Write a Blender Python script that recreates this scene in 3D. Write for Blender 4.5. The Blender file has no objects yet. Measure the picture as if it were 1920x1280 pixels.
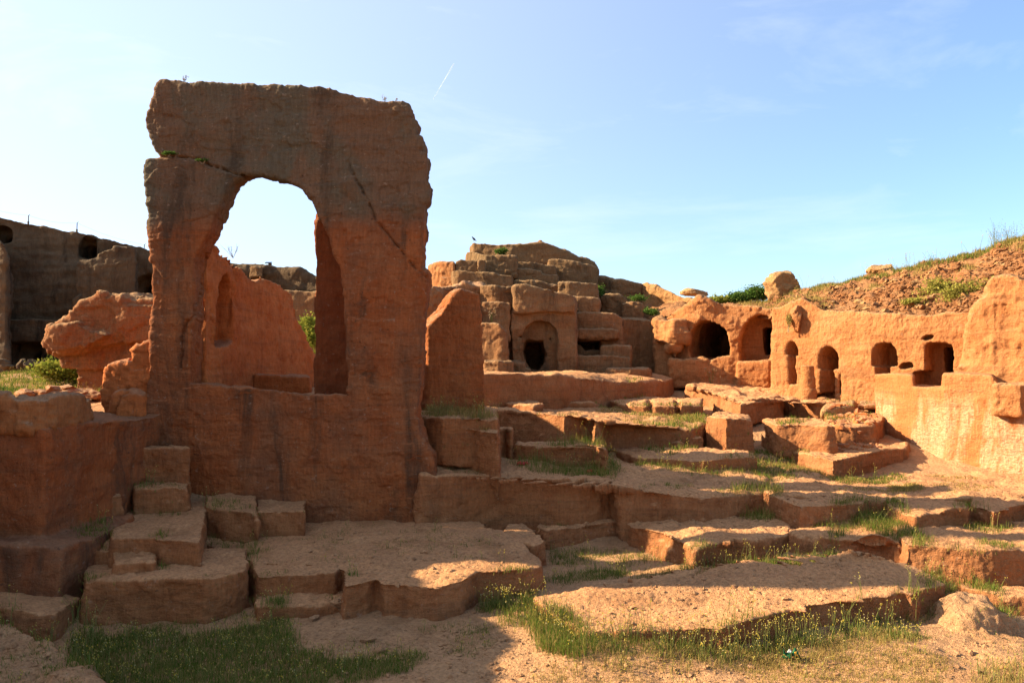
import bpy, bmesh, math, random
import numpy as np
from mathutils import Vector

random.seed(7)
RNG = np.random.default_rng(11)
scene = bpy.context.scene
COL = scene.collection

# ------------------------------------------------------------------ camera
EYE = 3.2                                   # eye height above the lowest ground
F = 1500.0                                  # focal length in photo pixels (1920 wide)
HOR = 690.0                                 # photo row of the horizon
cam_d = bpy.data.cameras.new("camera")
cam_d.sensor_width = 36.0
cam_d.lens = 36.0 * F / 1920.0
cam_d.shift_y = (HOR - 640.0) / 1920.0
cam_d.clip_start = 0.05
cam_d.clip_end = 20000.0
cam = bpy.data.objects.new("camera", cam_d)
COL.objects.link(cam)
cam.location = (0, 0, EYE)
cam.rotation_euler = (math.radians(90), 0, 0)
scene.camera = cam

# ------------------------------------------------------------------ sun and sky
SUN_EL = math.radians(26.5)
SUN_AZ = math.radians(-90.0 + 4.5)         # clockwise from +Y (the view direction)
sun_dir = Vector((math.sin(SUN_AZ) * math.cos(SUN_EL), math.cos(SUN_AZ) * math.cos(SUN_EL), math.sin(SUN_EL)))
sun_d = bpy.data.lights.new("sun", 'SUN')
sun_d.energy = 5.0
sun_d.angle = math.radians(0.5)
sun_d.color = (1.0, 0.85, 0.62)
sun = bpy.data.objects.new("sun", sun_d)
COL.objects.link(sun)
sun.location = sun_dir * 60
sun.rotation_euler = (-sun_dir).to_track_quat('-Z', 'Y').to_euler()

world = bpy.data.worlds.new("World")
scene.world = world
world.use_nodes = True
wn, wl = world.node_tree.nodes, world.node_tree.links
wn.clear()
w_out = wn.new('ShaderNodeOutputWorld')
w_bg = wn.new('ShaderNodeBackground')
w_sky = wn.new('ShaderNodeTexSky')
w_sky.sky_type = 'NISHITA'
w_sky.sun_disc = False
w_sky.sun_elevation = SUN_EL
w_sky.sun_rotation = SUN_AZ
w_sky.air_density = 1.0
w_sky.dust_density = 0.8
w_sky.ozone_density = 4.5
w_bg.inputs['Strength'].default_value = 0.080
# thin wisps of cirrus
w_tc = wn.new('ShaderNodeTexCoord')
w_map = wn.new('ShaderNodeMapping')
w_map.inputs['Rotation'].default_value = (0.25, 0.35, 0.5)
w_map.inputs['Scale'].default_value = (1.6, 4.2, 7.5)
w_noise = wn.new('ShaderNodeTexNoise')
w_noise.inputs['Scale'].default_value = 1.5
w_noise.inputs['Detail'].default_value = 7
w_noise.inputs['Roughness'].default_value = 0.62
w_noise.inputs['Distortion'].default_value = 0.5
w_ramp = wn.new('ShaderNodeMapRange')
w_ramp.inputs['From Min'].default_value = 0.53
w_ramp.inputs['From Max'].default_value = 0.80
w_ramp.inputs['To Max'].default_value = 0.24
w_mix = wn.new('ShaderNodeMix')
w_mix.data_type = 'RGBA'
w_mix.inputs['B'].default_value = (4.45, 4.7, 5.5, 1)
wl.new(w_tc.outputs['Generated'], w_map.inputs['Vector'])
wl.new(w_map.outputs['Vector'], w_noise.inputs['Vector'])
wl.new(w_noise.outputs['Fac'], w_ramp.inputs['Value'])
# thin high haze that brightens towards the sun
w_dot = wn.new('ShaderNodeVectorMath')
w_dot.operation = 'DOT_PRODUCT'
w_dot.inputs[1].default_value = sun_dir
wl.new(w_tc.outputs['Generated'], w_dot.inputs[0])
w_veil = wn.new('ShaderNodeMapRange')
w_veil.interpolation_type = 'SMOOTHSTEP'
w_veil.inputs['From Min'].default_value = -0.60
w_veil.inputs['From Max'].default_value = 0.95
w_veil.inputs['To Max'].default_value = 0.52
wl.new(w_dot.outputs['Value'], w_veil.inputs['Value'])
w_add = wn.new('ShaderNodeMath')
w_add.operation = 'ADD'
w_add.use_clamp = True
wl.new(w_ramp.outputs['Result'], w_add.inputs[0])
wl.new(w_veil.outputs['Result'], w_add.inputs[1])
wl.new(w_add.outputs['Value'], w_mix.inputs['Factor'])
wl.new(w_sky.outputs['Color'], w_mix.inputs['A'])
wl.new(w_mix.outputs['Result'], w_bg.inputs['Color'])
wl.new(w_bg.outputs['Background'], w_out.inputs['Surface'])

vs = scene.view_settings
vs.view_transform = 'Standard'
vs.look = 'None'
vs.exposure = 1.8
vs.gamma = 1.0
vs.use_curve_mapping = False
scene.cycles.max_bounces = 6
scene.cycles.diffuse_bounces = 4
scene.cycles.transparent_max_bounces = 6
scene.cycles.use_denoising = True

# ------------------------------------------------------------------ photo pixel -> point in the place
def P(px, py, d):
    """point seen at (px, py) that lies d metres in front of the camera"""
    return Vector(((px - 960.0) / F * d, d, EYE + (HOR - py) / F * d))

def PH(px, py, h):
    """point seen at (px, py) that lies h metres below the eye"""
    return P(px, py, h * F / (py - HOR))

def PD(px, d, h):
    return Vector(((px - 960.0) / F * d, d, EYE - h))

def pt(t):
    if t[0] == 'd':
        return PD(t[1], t[2], t[3])
    return PH(*t)

# ------------------------------------------------------------------ noise
def _hash(ix, iy, iz, seed):
    h = (ix.astype(np.uint32) * np.uint32(374761393) + iy.astype(np.uint32) * np.uint32(668265263)
         + iz.astype(np.uint32) * np.uint32(2147483647) + np.uint32((seed * 974634777) & 0xffffffff))
    h = (h ^ (h >> np.uint32(13))) * np.uint32(1274126177)
    h = (h ^ (h >> np.uint32(16))) * np.uint32(2246822519)
    h = h ^ (h >> np.uint32(15))
    return h.astype(np.float32) / np.float32(4294967295.0)

def vnoise(p, seed=0):
    p = np.asarray(p, np.float32)
    i = np.floor(p)
    f = p - i
    i = i.astype(np.int64)
    u = f * f * f * (f * (f * 6 - 15) + 10)
    r = np.zeros(len(p), np.float32)
    for dx in (0, 1):
        wx = u[:, 0] if dx else 1 - u[:, 0]
        for dy in (0, 1):
            wy = u[:, 1] if dy else 1 - u[:, 1]
            for dz in (0, 1):
                wz = u[:, 2] if dz else 1 - u[:, 2]
                r += wx * wy * wz * _hash(i[:, 0] + dx, i[:, 1] + dy, i[:, 2] + dz, seed)
    return r * 2 - 1

def fbm(p, octaves=4, seed=0, gain=0.5):
    p = np.asarray(p, np.float32)
    r = np.zeros(len(p), np.float32)
    a = 1.0
    for o in range(octaves):
        r += a * vnoise(p * (2.03 ** o) + 17.3 * o, seed + o)
        a *= gain
    return r

def sstep(a, b, x):
    t = np.clip((x - a) / (b - a), 0, 1)
    return t * t * (3 - 2 * t)

# ------------------------------------------------------------------ meshes
def tag(o, label=None, cat=None, group=None, kind=None):
    if label: o['label'] = label
    if cat: o['category'] = cat
    if group: o['group'] = group
    if kind: o['kind'] = kind
    return o

def empty(name, loc, label, cat, group=None):
    o = bpy.data.objects.new(name, None)
    o.empty_display_size = 0.3
    COL.objects.link(o)
    o.location = loc
    return tag(o, label, cat, group, 'thing')

def mesh_arrays(name, V, faces_flat, sizes, mat, smooth=True, normals=None):
    """a mesh from flat index arrays; sizes = verts per face"""
    me = bpy.data.meshes.new(name)
    nf = len(sizes)
    me.vertices.add(len(V))
    me.vertices.foreach_set('co', np.asarray(V, np.float32).ravel())
    me.loops.add(len(faces_flat))
    me.loops.foreach_set('vertex_index', np.asarray(faces_flat, np.int32))
    me.polygons.add(nf)
    starts = np.concatenate(([0], np.cumsum(sizes)[:-1])).astype(np.int32)
    me.polygons.foreach_set('loop_start', starts)
    me.polygons.foreach_set('use_smooth', np.full(nf, smooth, bool))
    me.update(calc_edges=True)
    me.validate()
    if normals is not None:
        me.normals_split_custom_set_from_vertices(np.asarray(normals, np.float32))
    if mat is not None:
        for m in (mat if isinstance(mat, (list, tuple)) else [mat]):
            me.materials.append(m)
    return me

def place(name, V, flat, sizes, mat, parent=None, smooth=True, normals=None, loc=None):
    V = np.asarray(V, np.float64)
    if loc is None:
        loc = np.array([V[:, 0].mean(), V[:, 1].mean(), V[:, 2].min()]) if parent is None else np.zeros(3)
    loc = np.asarray(loc, np.float64)
    base = np.array(parent.location) if parent is not None else np.zeros(3)
    me = mesh_arrays(name, V - loc - base, flat, sizes, mat, smooth, normals)
    o = bpy.data.objects.new(name, me)
    COL.objects.link(o)
    o.location = loc
    if parent is not None:
        o.parent = parent
    return o

def from_bm(name, bm, mat, parent=None, smooth=False, loc=None):
    bm.verts.index_update()
    V = np.array([v.co[:] for v in bm.verts])
    flat, sizes = [], []
    for f in bm.faces:
        flat += [v.index for v in f.verts]
        sizes.append(len(f.verts))
    bm.free()
    return place(name, V, flat, sizes, mat, parent, smooth, None, loc)

# ------------------------------------------------------------------ solid pieces of rock (closed prisms)
def add_prism(bm, top, bottom):
    n = len(top)
    a = [bm.verts.new(v) for v in top]
    b = [bm.verts.new(v) for v in bottom]
    fs = [bm.faces.new(a), bm.faces.new(list(reversed(b)))]
    for i in range(n):
        j = (i + 1) % n
        fs.append(bm.faces.new((a[j], a[i], b[i], b[j])))
    bmesh.ops.triangulate(bm, faces=[f for f in fs[:2]], quad_method='BEAUTY', ngon_method='EAR_CLIP')

class Rock:
    """collects closed solids, then fuses, carves and weathers them into one surface"""
    def __init__(self):
        self.bm = bmesh.new()
        self.cut = None
        self.regions = []

    def slab(self, top, zb, flare=0.03):
        t = [pt(q) if not isinstance(q, Vector) else q for q in top]
        c = sum(t, Vector()) / len(t)
        bot = []
        for v in t:
            o = Vector((v.x - c.x, v.y - c.y, 0))
            o = o.normalized() * flare if o.length > 1e-6 else o
            bot.append(Vector((v.x + o.x, v.y + o.y, zb)))
        add_prism(self.bm, t, bot)
        return self

    def wall(self, front, ybot=None, zb=None, thick=1.0, batter=0.0, backdrop=0.0, backdir=None):
        """front = [(px, ytop, d), ...] left to right; vertical face, thick going away from the eye"""
        n = len(front)
        tf = [P(*q) for q in front]
        if zb is None:
            zs = [P(q[0], ybot, q[2]).z for q in front]
            zb = min(zs)
        tb, bf, bb = [], [], []
        for v in tf:
            dr = Vector((v.x, v.y, 0)).normalized() if backdir is None else Vector(backdir).normalized()
            tb.append(v + dr * thick + Vector((0, 0, -backdrop)))
            q = v - dr * batter
            bf.append(Vector((q.x, q.y, zb)))
            w = v + dr * (thick + batter)
            bb.append(Vector((w.x, w.y, zb)))
        bm = self.bm
        m = [[bm.verts.new(v) for v in r] for r in (tf, tb, bf, bb)]
        for i in range(n - 1):
            bm.faces.new((m[0][i], m[0][i + 1], m[1][i + 1], m[1][i]))
            bm.faces.new((m[2][i], m[3][i], m[3][i + 1], m[2][i + 1]))
            bm.faces.new((m[0][i], m[2][i], m[2][i + 1], m[0][i + 1]))
            bm.faces.new((m[1][i], m[1][i + 1], m[3][i + 1], m[3][i]))
        bm.faces.new((m[0][0], m[1][0], m[3][0], m[2][0]))
        k = n - 1
        bm.faces.new((m[0][k], m[2][k], m[3][k], m[1][k]))
        return self

    def plate(self, outline, d, thick, back=(0, 1, 0), dfun=None):
        """an outline seen face on at distance d, with a real thickness behind it"""
        f = [P(x, y, dfun(x, y) if dfun else d) for x, y in outline]
        bk = Vector(back).normalized() * thick
        b = [v + bk for v in f]
        add_prism(self.bm, f, b)
        return self

    def carve(self, outline, l, r, depth, out=0.5, name=None, shrink=1.0, back=None, inner=0.0):
        """hollow cut into a face through l=(px,d), r=(px,d); outline in photo pixels"""
        A, B = PD(l[0], l[1], 0), PD(r[0], r[1], 0)
        u = Vector((B.x - A.x, B.y - A.y, 0)).normalized()
        nrm = Vector((u.y, -u.x, 0))
        if nrm.dot(Vector((A.x, A.y, 0))) > 0:
            nrm = -nrm
        # pushed-in plane
        A2 = A - nrm * inner
        def hit(px, py):
            dr = P(px, py, 1.0) - Vector((0, 0, EYE))
            t = (A2.x * nrm.x + A2.y * nrm.y) / (dr.x * nrm.x + dr.y * nrm.y)
            return Vector((0, 0, EYE)) + dr * t
        pts = [hit(*q) for q in outline]
        c = sum(pts, Vector()) / len(pts)
        inn = [c + (p - c) * shrink - nrm * depth for p in pts]
        if self.cut is None:
            self.cut = []
        bm = bmesh.new()
        add_prism(bm, [p + nrm * out for p in pts], inn)
        bmesh.ops.recalc_face_normals(bm, faces=bm.faces)
        self.cut.append(bm)
        if name:
            poly = np.array([[(p - A2).dot(u), p.z] for p in pts])
            self.regions.append((name, A2, u, nrm, poly, depth))
        return self

    def fuse(self, voxel):
        bmesh.ops.recalc_face_normals(self.bm, faces=self.bm.faces)
        me = bpy.data.meshes.new("tmp")
        self.bm.to_mesh(me)
        self.bm.free()
        ob = bpy.data.objects.new("tmp", me)
        COL.objects.link(ob)
        tmp = [ob]
        m = ob.modifiers.new("r", 'REMESH')
        m.mode = 'VOXEL'
        m.voxel_size = voxel
        if self.cut:
            for bm in self.cut:
                cm = bpy.data.meshes.new("tmpc")
                bm.to_mesh(cm)
                bm.free()
                co = bpy.data.objects.new("tmpc", cm)
                COL.objects.link(co)
                tmp.append(co)
                b = ob.modifiers.new("b", 'BOOLEAN')
                b.operation = 'DIFFERENCE'
                b.object = co
                b.solver = 'MANIFOLD'
            m = ob.modifiers.new("r2", 'REMESH')
            m.mode = 'VOXEL'
            m.voxel_size = voxel
        dg = bpy.context.evaluated_depsgraph_get()
        ev = ob.evaluated_get(dg).to_mesh()
        n = len(ev.vertices)
        V = np.empty(n * 3, np.float32)
        ev.vertices.foreach_get('co', V)
        L = np.empty(len(ev.loops), np.int32)
        ev.loops.foreach_get('vertex_index', L)
        S = np.empty(len(ev.polygons), np.int32)
        ev.polygons.foreach_get('loop_total', S)
        ob.evaluated_get(dg).to_mesh_clear()
        for o in tmp:
            d = o.data
            bpy.data.objects.remove(o)
            bpy.data.meshes.remove(d)
        return V.reshape(-1, 3).astype(np.float64), L, S

def edges_of(L, S):
    st = np.concatenate(([0], np.cumsum(S)[:-1]))
    nxt = np.arange(len(L)) + 1
    last = st + S - 1
    nxt[last] = st
    return L, L[nxt]

def smooth(V, a, b, it, f=0.5):
    n = len(V)
    deg = np.bincount(a, minlength=n) + np.bincount(b, minlength=n)
    deg = np.maximum(deg, 1)[:, None]
    for _ in range(it):
        s = np.empty_like(V)
        for k in range(3):
            s[:, k] = np.bincount(a, V[b, k], n) + np.bincount(b, V[a, k], n)
        V = V + (s / deg - V) * f
    return V

def vnormals(V, L, S):
    st = np.concatenate(([0], np.cumsum(S)[:-1]))
    a, b, c = V[L[st]], V[L[st + 1]], V[L[st + 2]]
    d = V[L[np.minimum(st + 3, len(L) - 1)]]
    quad = (S == 4)[:, None]
    fn = np.where(quad, np.cross(c - a, d - b), np.cross(b - a, c - a))
    fid = np.repeat(np.arange(len(S)), S)
    N = np.stack([np.bincount(L, fn[fid, k], len(V)) for k in range(3)], 1)
    return N / np.maximum(np.linalg.norm(N, axis=1), 1e-12)[:, None]

def inside(poly, q):
    r = np.zeros(len(q), bool)
    n = len(poly)
    for i in range(n):
        x1, y1 = poly[i]
        x2, y2 = poly[(i + 1) % n]
        c = ((y1 > q[:, 1]) != (y2 > q[:, 1])) & (q[:, 0] < (x2 - x1) * (q[:, 1] - y1) / (y2 - y1 + 1e-12) + x1)
        r ^= c
    return r

def weather(V, L, S, voxel, big=0.03, bigs=0.9, mid=0.012, mids=5.0, fine=0.006, fines=20.0,
            erode=0.8, it=6, strata=0.0, seed=0, crack=None, flake=0.014, pit=0.012):
    a, b = edges_of(L, S)
    V = smooth(V, a, b, 1)
    if erode > 0:
        H = smooth(V, a, b, it)
        w = erode * np.clip(0.15 + 1.8 * fbm(V * 3.2, 3, seed + 50), 0.0, 2.0)
        V = V + (H - V) * w[:, None]
    N = vnormals(V, L, S)
    d = big * fbm(V * bigs, 3, seed) + mid * fbm(V * mids, 3, seed + 9)
    if fine:
        d += fine * fbm(V * fines, 2, seed + 21)
    if flake:      # flaked patches with a scarp round them
        f1 = fbm(V * np.array([1.3, 1.3, 1.9]), 4, seed + 41)
        f2 = fbm(V * np.array([2.6, 2.6, 3.6]) + 9.0, 3, seed + 45)
        d += flake * sstep(-0.03, 0.05, f1 - 0.12) + 0.6 * flake * sstep(-0.03, 0.06, f2 - 0.2)
    if pit:
        d -= pit * sstep(0.42, 0.72, vnoise(V * 8.5, seed + 47)) + 0.5 * pit * sstep(0.45, 0.7, vnoise(V * 19, seed + 48))
    if strata:
        q = V * np.array([0.5, 0.5, 3.2])
        d += strata * fbm(q, 3, seed + 31) * (1 - np.abs(N[:, 2]))
    V = V + N * d[:, None]
    if crack:
        for line, wd, dp in crack:                    # polyline in photo pixels
            px = 960 + V[:, 0] / V[:, 1] * F
            py = HOR - (V[:, 2] - EYE) / V[:, 1] * F
            best = np.full(len(V), 1e9)
            jit = 3.6 * fbm(np.stack([px / 18, py / 18, px * 0], 1), 4, seed + 77)
            wv = wd * (1.0 + 0.35 * fbm(np.stack([px / 30, py / 30, px * 0], 1), 2, seed + 79))
            for (x1, y1), (x2, y2) in zip(line[:-1], line[1:]):
                ex, ey = x2 - x1, y2 - y1
                t = np.clip(((px - x1) * ex + (py - y1) * ey) / (ex * ex + ey * ey), 0, 1)
                best = np.minimum(best, np.hypot(px - x1 - t * ex + jit, py - y1 - t * ey + jit * 0.6))
            front = N[:, 1] < 0.2
            V = V - N * (front * dp * np.exp(-(best / wv) ** 2))[:, None]
    return V

def rock(name, R, mat, label, cat, voxel=0.03, split=None, group=None, body='rock_face', mats=None, **kw):
    """finish a Rock: one mesh, or an Empty with the body and the named parts as its children.
    split = f(V, faceCentres) -> list of (part name, face mask)"""
    regs = R.regions
    V, L, S = R.fuse(voxel)
    V0 = V
    st = np.concatenate(([0], np.cumsum(S)[:-1]))
    fid = np.repeat(np.arange(len(S)), S)
    C = np.stack([np.bincount(fid, V0[L, k], len(S)) for k in range(3)], 1) / S[:, None]
    lab = np.full(len(S), -1)
    names = []
    for (nm, A, u, nrm, poly, depth) in regs:
        q = C - np.array(A)
        w = q @ np.array(nrm)
        uv = np.stack([q @ np.array(u), C[:, 2]], 1)
        cc = poly.mean(0)
        ex = cc + (poly - cc) * (1 + 2.6 * voxel / max(np.ptp(poly[:, 0]) * 0.5, 0.05))
        m = inside(ex, uv) & (w < -0.7 * voxel) & (w > -depth - 3 * voxel)
        lab[m] = len(names)
        names.append(nm)
    if split:
        for nm, m in split(C):
            lab[m & (lab < 0)] = len(names)
            names.append(nm)
    V = weather(V, L, S, voxel, **kw)
    N = vnormals(V, L, S)
    if not names:
        o = place(name, V, L, S, mat, normals=None)
        return tag(o, label, cat, group, 'thing')
    loc = (float(V[:, 0].mean()), float(V[:, 1].mean()), float(V[:, 2].min()))
    root = empty(name, loc, label, cat, group)
    for k in [-1] + list(range(len(names))):
        f = lab == k
        if not f.any():
            continue
        keep = np.repeat(f, S)
        l2 = L[keep]
        used, inv = np.unique(l2, return_inverse=True)
        nm = body if k < 0 else names[k]
        mm = (mats or {}).get(nm, mat)
        place(nm, V[used], inv.astype(np.int32), S[f], mm, parent=root, normals=N[used])
    return root

# ------------------------------------------------------------------ materials
def nodes_of(name):
    m = bpy.data.materials.new(name)
    m.use_nodes = True
    nt = m.node_tree
    bs = nt.nodes['Principled BSDF']
    bs.inputs['Roughness'].default_value = 0.95
    bs.inputs['Specular IOR Level'].default_value = 0.08
    return m, nt.nodes, nt.links, bs

class G:
    """small helper for node graphs"""
    def __init__(self, n, l):
        self.n, self.l = n, l
    def noise(self, vec, scale, detail=4, rough=0.55, dist=0.0):
        t = self.n.new('ShaderNodeTexNoise')
        t.inputs['Scale'].default_value = scale
        t.inputs['Detail'].default_value = detail
        t.inputs['Roughness'].default_value = rough
        t.inputs['Distortion'].default_value = dist
        self.l.new(vec, t.inputs['Vector'])
        return t.outputs['Fac']
    def scaled(self, vec, s, rot=(0, 0, 0)):
        t = self.n.new('ShaderNodeMapping')
        t.inputs['Scale'].default_value = s
        t.inputs['Rotation'].default_value = rot
        self.l.new(vec, t.inputs['Vector'])
        return t.outputs['Vector']
    def rng(self, v, a, b, c=0.0, d=1.0, smooth=True):
        t = self.n.new('ShaderNodeMapRange')
        t.interpolation_type = 'SMOOTHSTEP' if smooth else 'LINEAR'
        for k, x in (('From Min', a), ('From Max', b), ('To Min', c), ('To Max', d)):
            t.inputs[k].default_value = x
        self.l.new(v, t.inputs['Value'])
        return t.outputs['Result']
    def mix(self, f, a, b, mode='MIX'):
        t = self.n.new('ShaderNodeMix')
        t.data_type = 'RGBA'
        t.blend_type = mode
        for k, x in (('Factor', f), ('A', a), ('B', b)):
            if isinstance(x, (int, float)):
                t.inputs[k].default_value = x
            elif isinstance(x, tuple):
                t.inputs[k].default_value = (*x, 1)
            else:
                self.l.new(x, t.inputs[k])
        return t.outputs['Result']
    def math(self, op, a, b=None):
        t = self.n.new('ShaderNodeMath')
        t.operation = op
        for i, x in enumerate((a, b)):
            if x is None: continue
            if isinstance(x, (int, float)):
                t.inputs[i].default_value = x
            else:
                self.l.new(x, t.inputs[i])
        return t.outputs[0]

ALB = 0.67
def rock_mat(name, c1, c2, c3, top=(0.52, 0.33, 0.20), top_amt=0.75, patina=0.0, pat_col=(0.12, 0.085, 0.055), pat_z=None,
             streak=0.35, streak_col=(0.10, 0.055, 0.035), plaster=0.0, plaster_col=(0.78, 0.60, 0.38), plaster_z=None, bump=0.5, speck=0.3, scale=1.0):
    c1, c2, c3, top, pat_col, streak_col, plaster_col = [(q[0] * ALB, q[1] * ALB * 0.93, q[2] * ALB * 0.84) for q in (c1, c2, c3, top, pat_col, streak_col, plaster_col)]
    m, n, l, bs = nodes_of(name)
    g = G(n, l)
    geo = n.new('ShaderNodeNewGeometry')
    pos = geo.outputs['Position']
    sep = n.new('ShaderNodeSeparateXYZ')
    l.new(geo.outputs['Normal'], sep.inputs[0])
    sp = n.new('ShaderNodeSeparateXYZ')
    l.new(pos, sp.inputs[0])
    large = g.noise(pos, 0.55 * scale, 5, 0.6, 0.4)
    mid = g.noise(pos, 2.6 * scale, 5, 0.62)
    bands = g.noise(g.scaled(pos, (0.5, 0.5, 3.0)), 1.5 * scale, 5, 0.6, 0.3)
    fine = g.noise(pos, 22 * scale, 5, 0.65)
    grain = g.noise(pos, 85 * scale, 3, 0.6)
    col = g.mix(g.rng(large, 0.33, 0.66), c1, c2)
    col = g.mix(g.math('MULTIPLY', g.rng(mid, 0.40, 0.70), 0.75), col, c3)
    col = g.mix(g.math('MULTIPLY', g.rng(bands, 0.42, 0.68), 0.45), col, c1)
    if patina > 0:
        pm = g.rng(g.noise(g.scaled(pos, (1.0, 1.0, 0.55)), 0.9 * scale, 6, 0.62, 0.3), 0.40, 0.62)
        if pat_z:
            wob = g.math('ADD', sp.outputs['Z'], g.math('MULTIPLY', g.math('SUBTRACT', large, 0.5), 1.0))
            zz = g.rng(wob, pat_z[0], pat_z[1])
            pm = g.math('MAXIMUM', g.math('MULTIPLY', pm, 0.35), g.math('MULTIPLY', zz, g.rng(pm, 0, 1, 0.75, 1.0)))
        col = g.mix(g.math('MULTIPLY', pm, patina), col, pat_col)
    if streak > 0:
        st = g.noise(g.scaled(pos, (1.0, 1.0, 0.16)), 2.0 * scale, 7, 0.66, 0.6)
        steep = g.rng(g.math('ABSOLUTE', sep.outputs['Z']), 0.25, 0.6, 1.0, 0.0)
        sm = g.math('MULTIPLY', g.rng(st, 0.50, 0.70), g.math('MULTIPLY', steep, streak))
        col = g.mix(sm, col, streak_col)
    if plaster > 0:
        a = g.noise(g.scaled(pos, (1.5, 1.5, 0.35)), 1.0, 5, 0.6, 0.3)
        b = g.noise(g.scaled(pos, (1.4, 1.4, 3.6)), 9.0, 5, 0.72)
        pl = g.math('MULTIPLY', g.rng(a, 0.46, 0.56), g.rng(b, 0.36, 0.56, 0.25, 1.0))
        if plaster_z:
            pz = g.math('ADD', sp.outputs['Z'], g.math('MULTIPLY', g.math('SUBTRACT', a, 0.5), 1.2))
            pl = g.math('MULTIPLY', pl, g.rng(pz, plaster_z[0], plaster_z[1], 1.0, 0.0))
        col = g.mix(g.math('MULTIPLY', pl, plaster), col, plaster_col)
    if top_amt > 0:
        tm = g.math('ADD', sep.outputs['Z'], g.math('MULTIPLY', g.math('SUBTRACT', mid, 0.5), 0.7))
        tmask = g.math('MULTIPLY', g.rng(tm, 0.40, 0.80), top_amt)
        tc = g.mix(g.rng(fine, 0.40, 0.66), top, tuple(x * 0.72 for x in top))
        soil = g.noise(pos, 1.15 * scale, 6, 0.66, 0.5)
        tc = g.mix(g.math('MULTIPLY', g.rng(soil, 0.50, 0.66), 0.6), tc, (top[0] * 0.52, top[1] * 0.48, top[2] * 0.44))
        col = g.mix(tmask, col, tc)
    # grain, small pits and pale flecks of lichen
    col = g.mix(g.rng(fine, 0.55, 0.80, 0.0, 0.5), col, tuple(x * 0.45 for x in c1))
    if speck:
        col = g.mix(g.math('MULTIPLY', g.rng(g.noise(pos, 13 * scale, 5, 0.68), 0.60, 0.70), speck), col, (0.34, 0.25, 0.17))
        col = g.mix(g.math('MULTIPLY', g.rng(g.noise(g.scaled(pos, (1, 1, 1), (0.5, 0.2, 0)), 19 * scale, 4, 0.6), 0.64, 0.72), speck * 1.6), col, (0.045, 0.03, 0.022))
    bed = g.noise(g.scaled(pos, (0.35, 0.35, 6.0), (0.03, 0.05, 0)), 1.5 * scale, 6, 0.68, 0.2)
    col = g.mix(g.math('MULTIPLY', g.rng(bed, 0.50, 0.64), 0.42), col, g.mix(0.5, col, (0.10 * ALB, 0.065 * ALB, 0.042 * ALB)))
    tool = g.noise(g.scaled(pos, (7.0, 7.0, 1.1), (0.55, 0.35, 0.0)), 4.0 * scale, 4, 0.6)
    col = g.mix(0.55, col, g.mix(g.rng(tool, 0.35, 0.65), (0.40, 0.40, 0.40), (0.57, 0.57, 0.57)), 'OVERLAY')
    col = g.mix(0.6, col, g.mix(grain, (0.34, 0.34, 0.34), (0.67, 0.67, 0.67)), 'OVERLAY')
    l.new(col, bs.inputs['Base Color'])
    chis = g.noise(g.scaled(pos, (2.2, 2.2, 6.0), (0.3, 0.5, 0.0)), 4.5, 6, 0.68)
    hgt = g.math('ADD', g.math('ADD', g.math('MULTIPLY', fine, 0.95), g.math('ADD', g.math('MULTIPLY', tool, 0.35), g.math('MULTIPLY', bed, 0.5))), g.math('ADD', g.math('MULTIPLY', chis, 0.7), g.math('MULTIPLY', grain, 0.30)))
    bp = n.new('ShaderNodeBump')
    bp.inputs['Strength'].default_value = bump
    bp.inputs['Distance'].default_value = 0.06 / scale
    l.new(hgt, bp.inputs['Height'])
    l.new(bp.outputs['Normal'], bs.inputs['Normal'])
    return m

OR1, OR2, OR3 = (0.42, 0.180, 0.068), (0.49, 0.230, 0.094), (0.34, 0.130, 0.048)
M_ROCK = rock_mat("orange_rock", OR1, OR2, OR3)
M_TAN = rock_mat("tan_rock", (0.44, 0.190, 0.080), (0.52, 0.270, 0.125), (0.42, 0.145, 0.055), top=(0.60, 0.38, 0.20), streak=0.15, bump=0.9)
M_LEDGE = rock_mat("ledge_rock", (0.46, 0.190, 0.074), (0.54, 0.245, 0.105), (0.40, 0.145, 0.054), top=(0.84, 0.450, 0.215), top_amt=0.85, streak=0.25, bump=0.8)
M_ARCH = rock_mat("arch_rock", (0.44, 0.138, 0.046), (0.48, 0.178, 0.066), (0.34, 0.098, 0.033), patina=0.95, pat_col=(0.170, 0.152, 0.104), pat_z=(5.15, 5.6),
                  streak=0.8, streak_col=(0.085, 0.062, 0.042), top_amt=0.35, bump=0.75, speck=0.45)
M_DEEP = rock_mat("deep_red_rock", (0.30, 0.085, 0.030), (0.34, 0.115, 0.045), (0.24, 0.065, 0.022), streak=0.4, top_amt=0.3, bump=0.7)
M_SLAB = rock_mat("slab_rock", (0.46, 0.150, 0.050), (0.50, 0.190, 0.070), (0.38, 0.112, 0.036), streak=0.3, top_amt=0.6, bump=0.7)
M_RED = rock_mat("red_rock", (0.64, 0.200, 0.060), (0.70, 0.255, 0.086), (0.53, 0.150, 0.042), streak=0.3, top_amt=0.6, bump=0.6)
M_CLIFF = rock_mat("weathered_cliff", (0.40, 0.190, 0.082), (0.43, 0.230, 0.105), (0.32, 0.140, 0.058), patina=0.75, pat_col=(0.200, 0.145, 0.076), pat_z=(4.6, 6.4),
                   streak=0.75, streak_col=(0.085, 0.058, 0.036), top=(0.50, 0.34, 0.19), top_amt=0.55, bump=0.65, scale=0.7)
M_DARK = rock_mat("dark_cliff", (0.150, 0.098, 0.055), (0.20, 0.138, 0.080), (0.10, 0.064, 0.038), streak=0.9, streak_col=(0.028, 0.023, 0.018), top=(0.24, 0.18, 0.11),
                  top_amt=0.35, bump=0.5, scale=0.6, speck=0.15)
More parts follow.
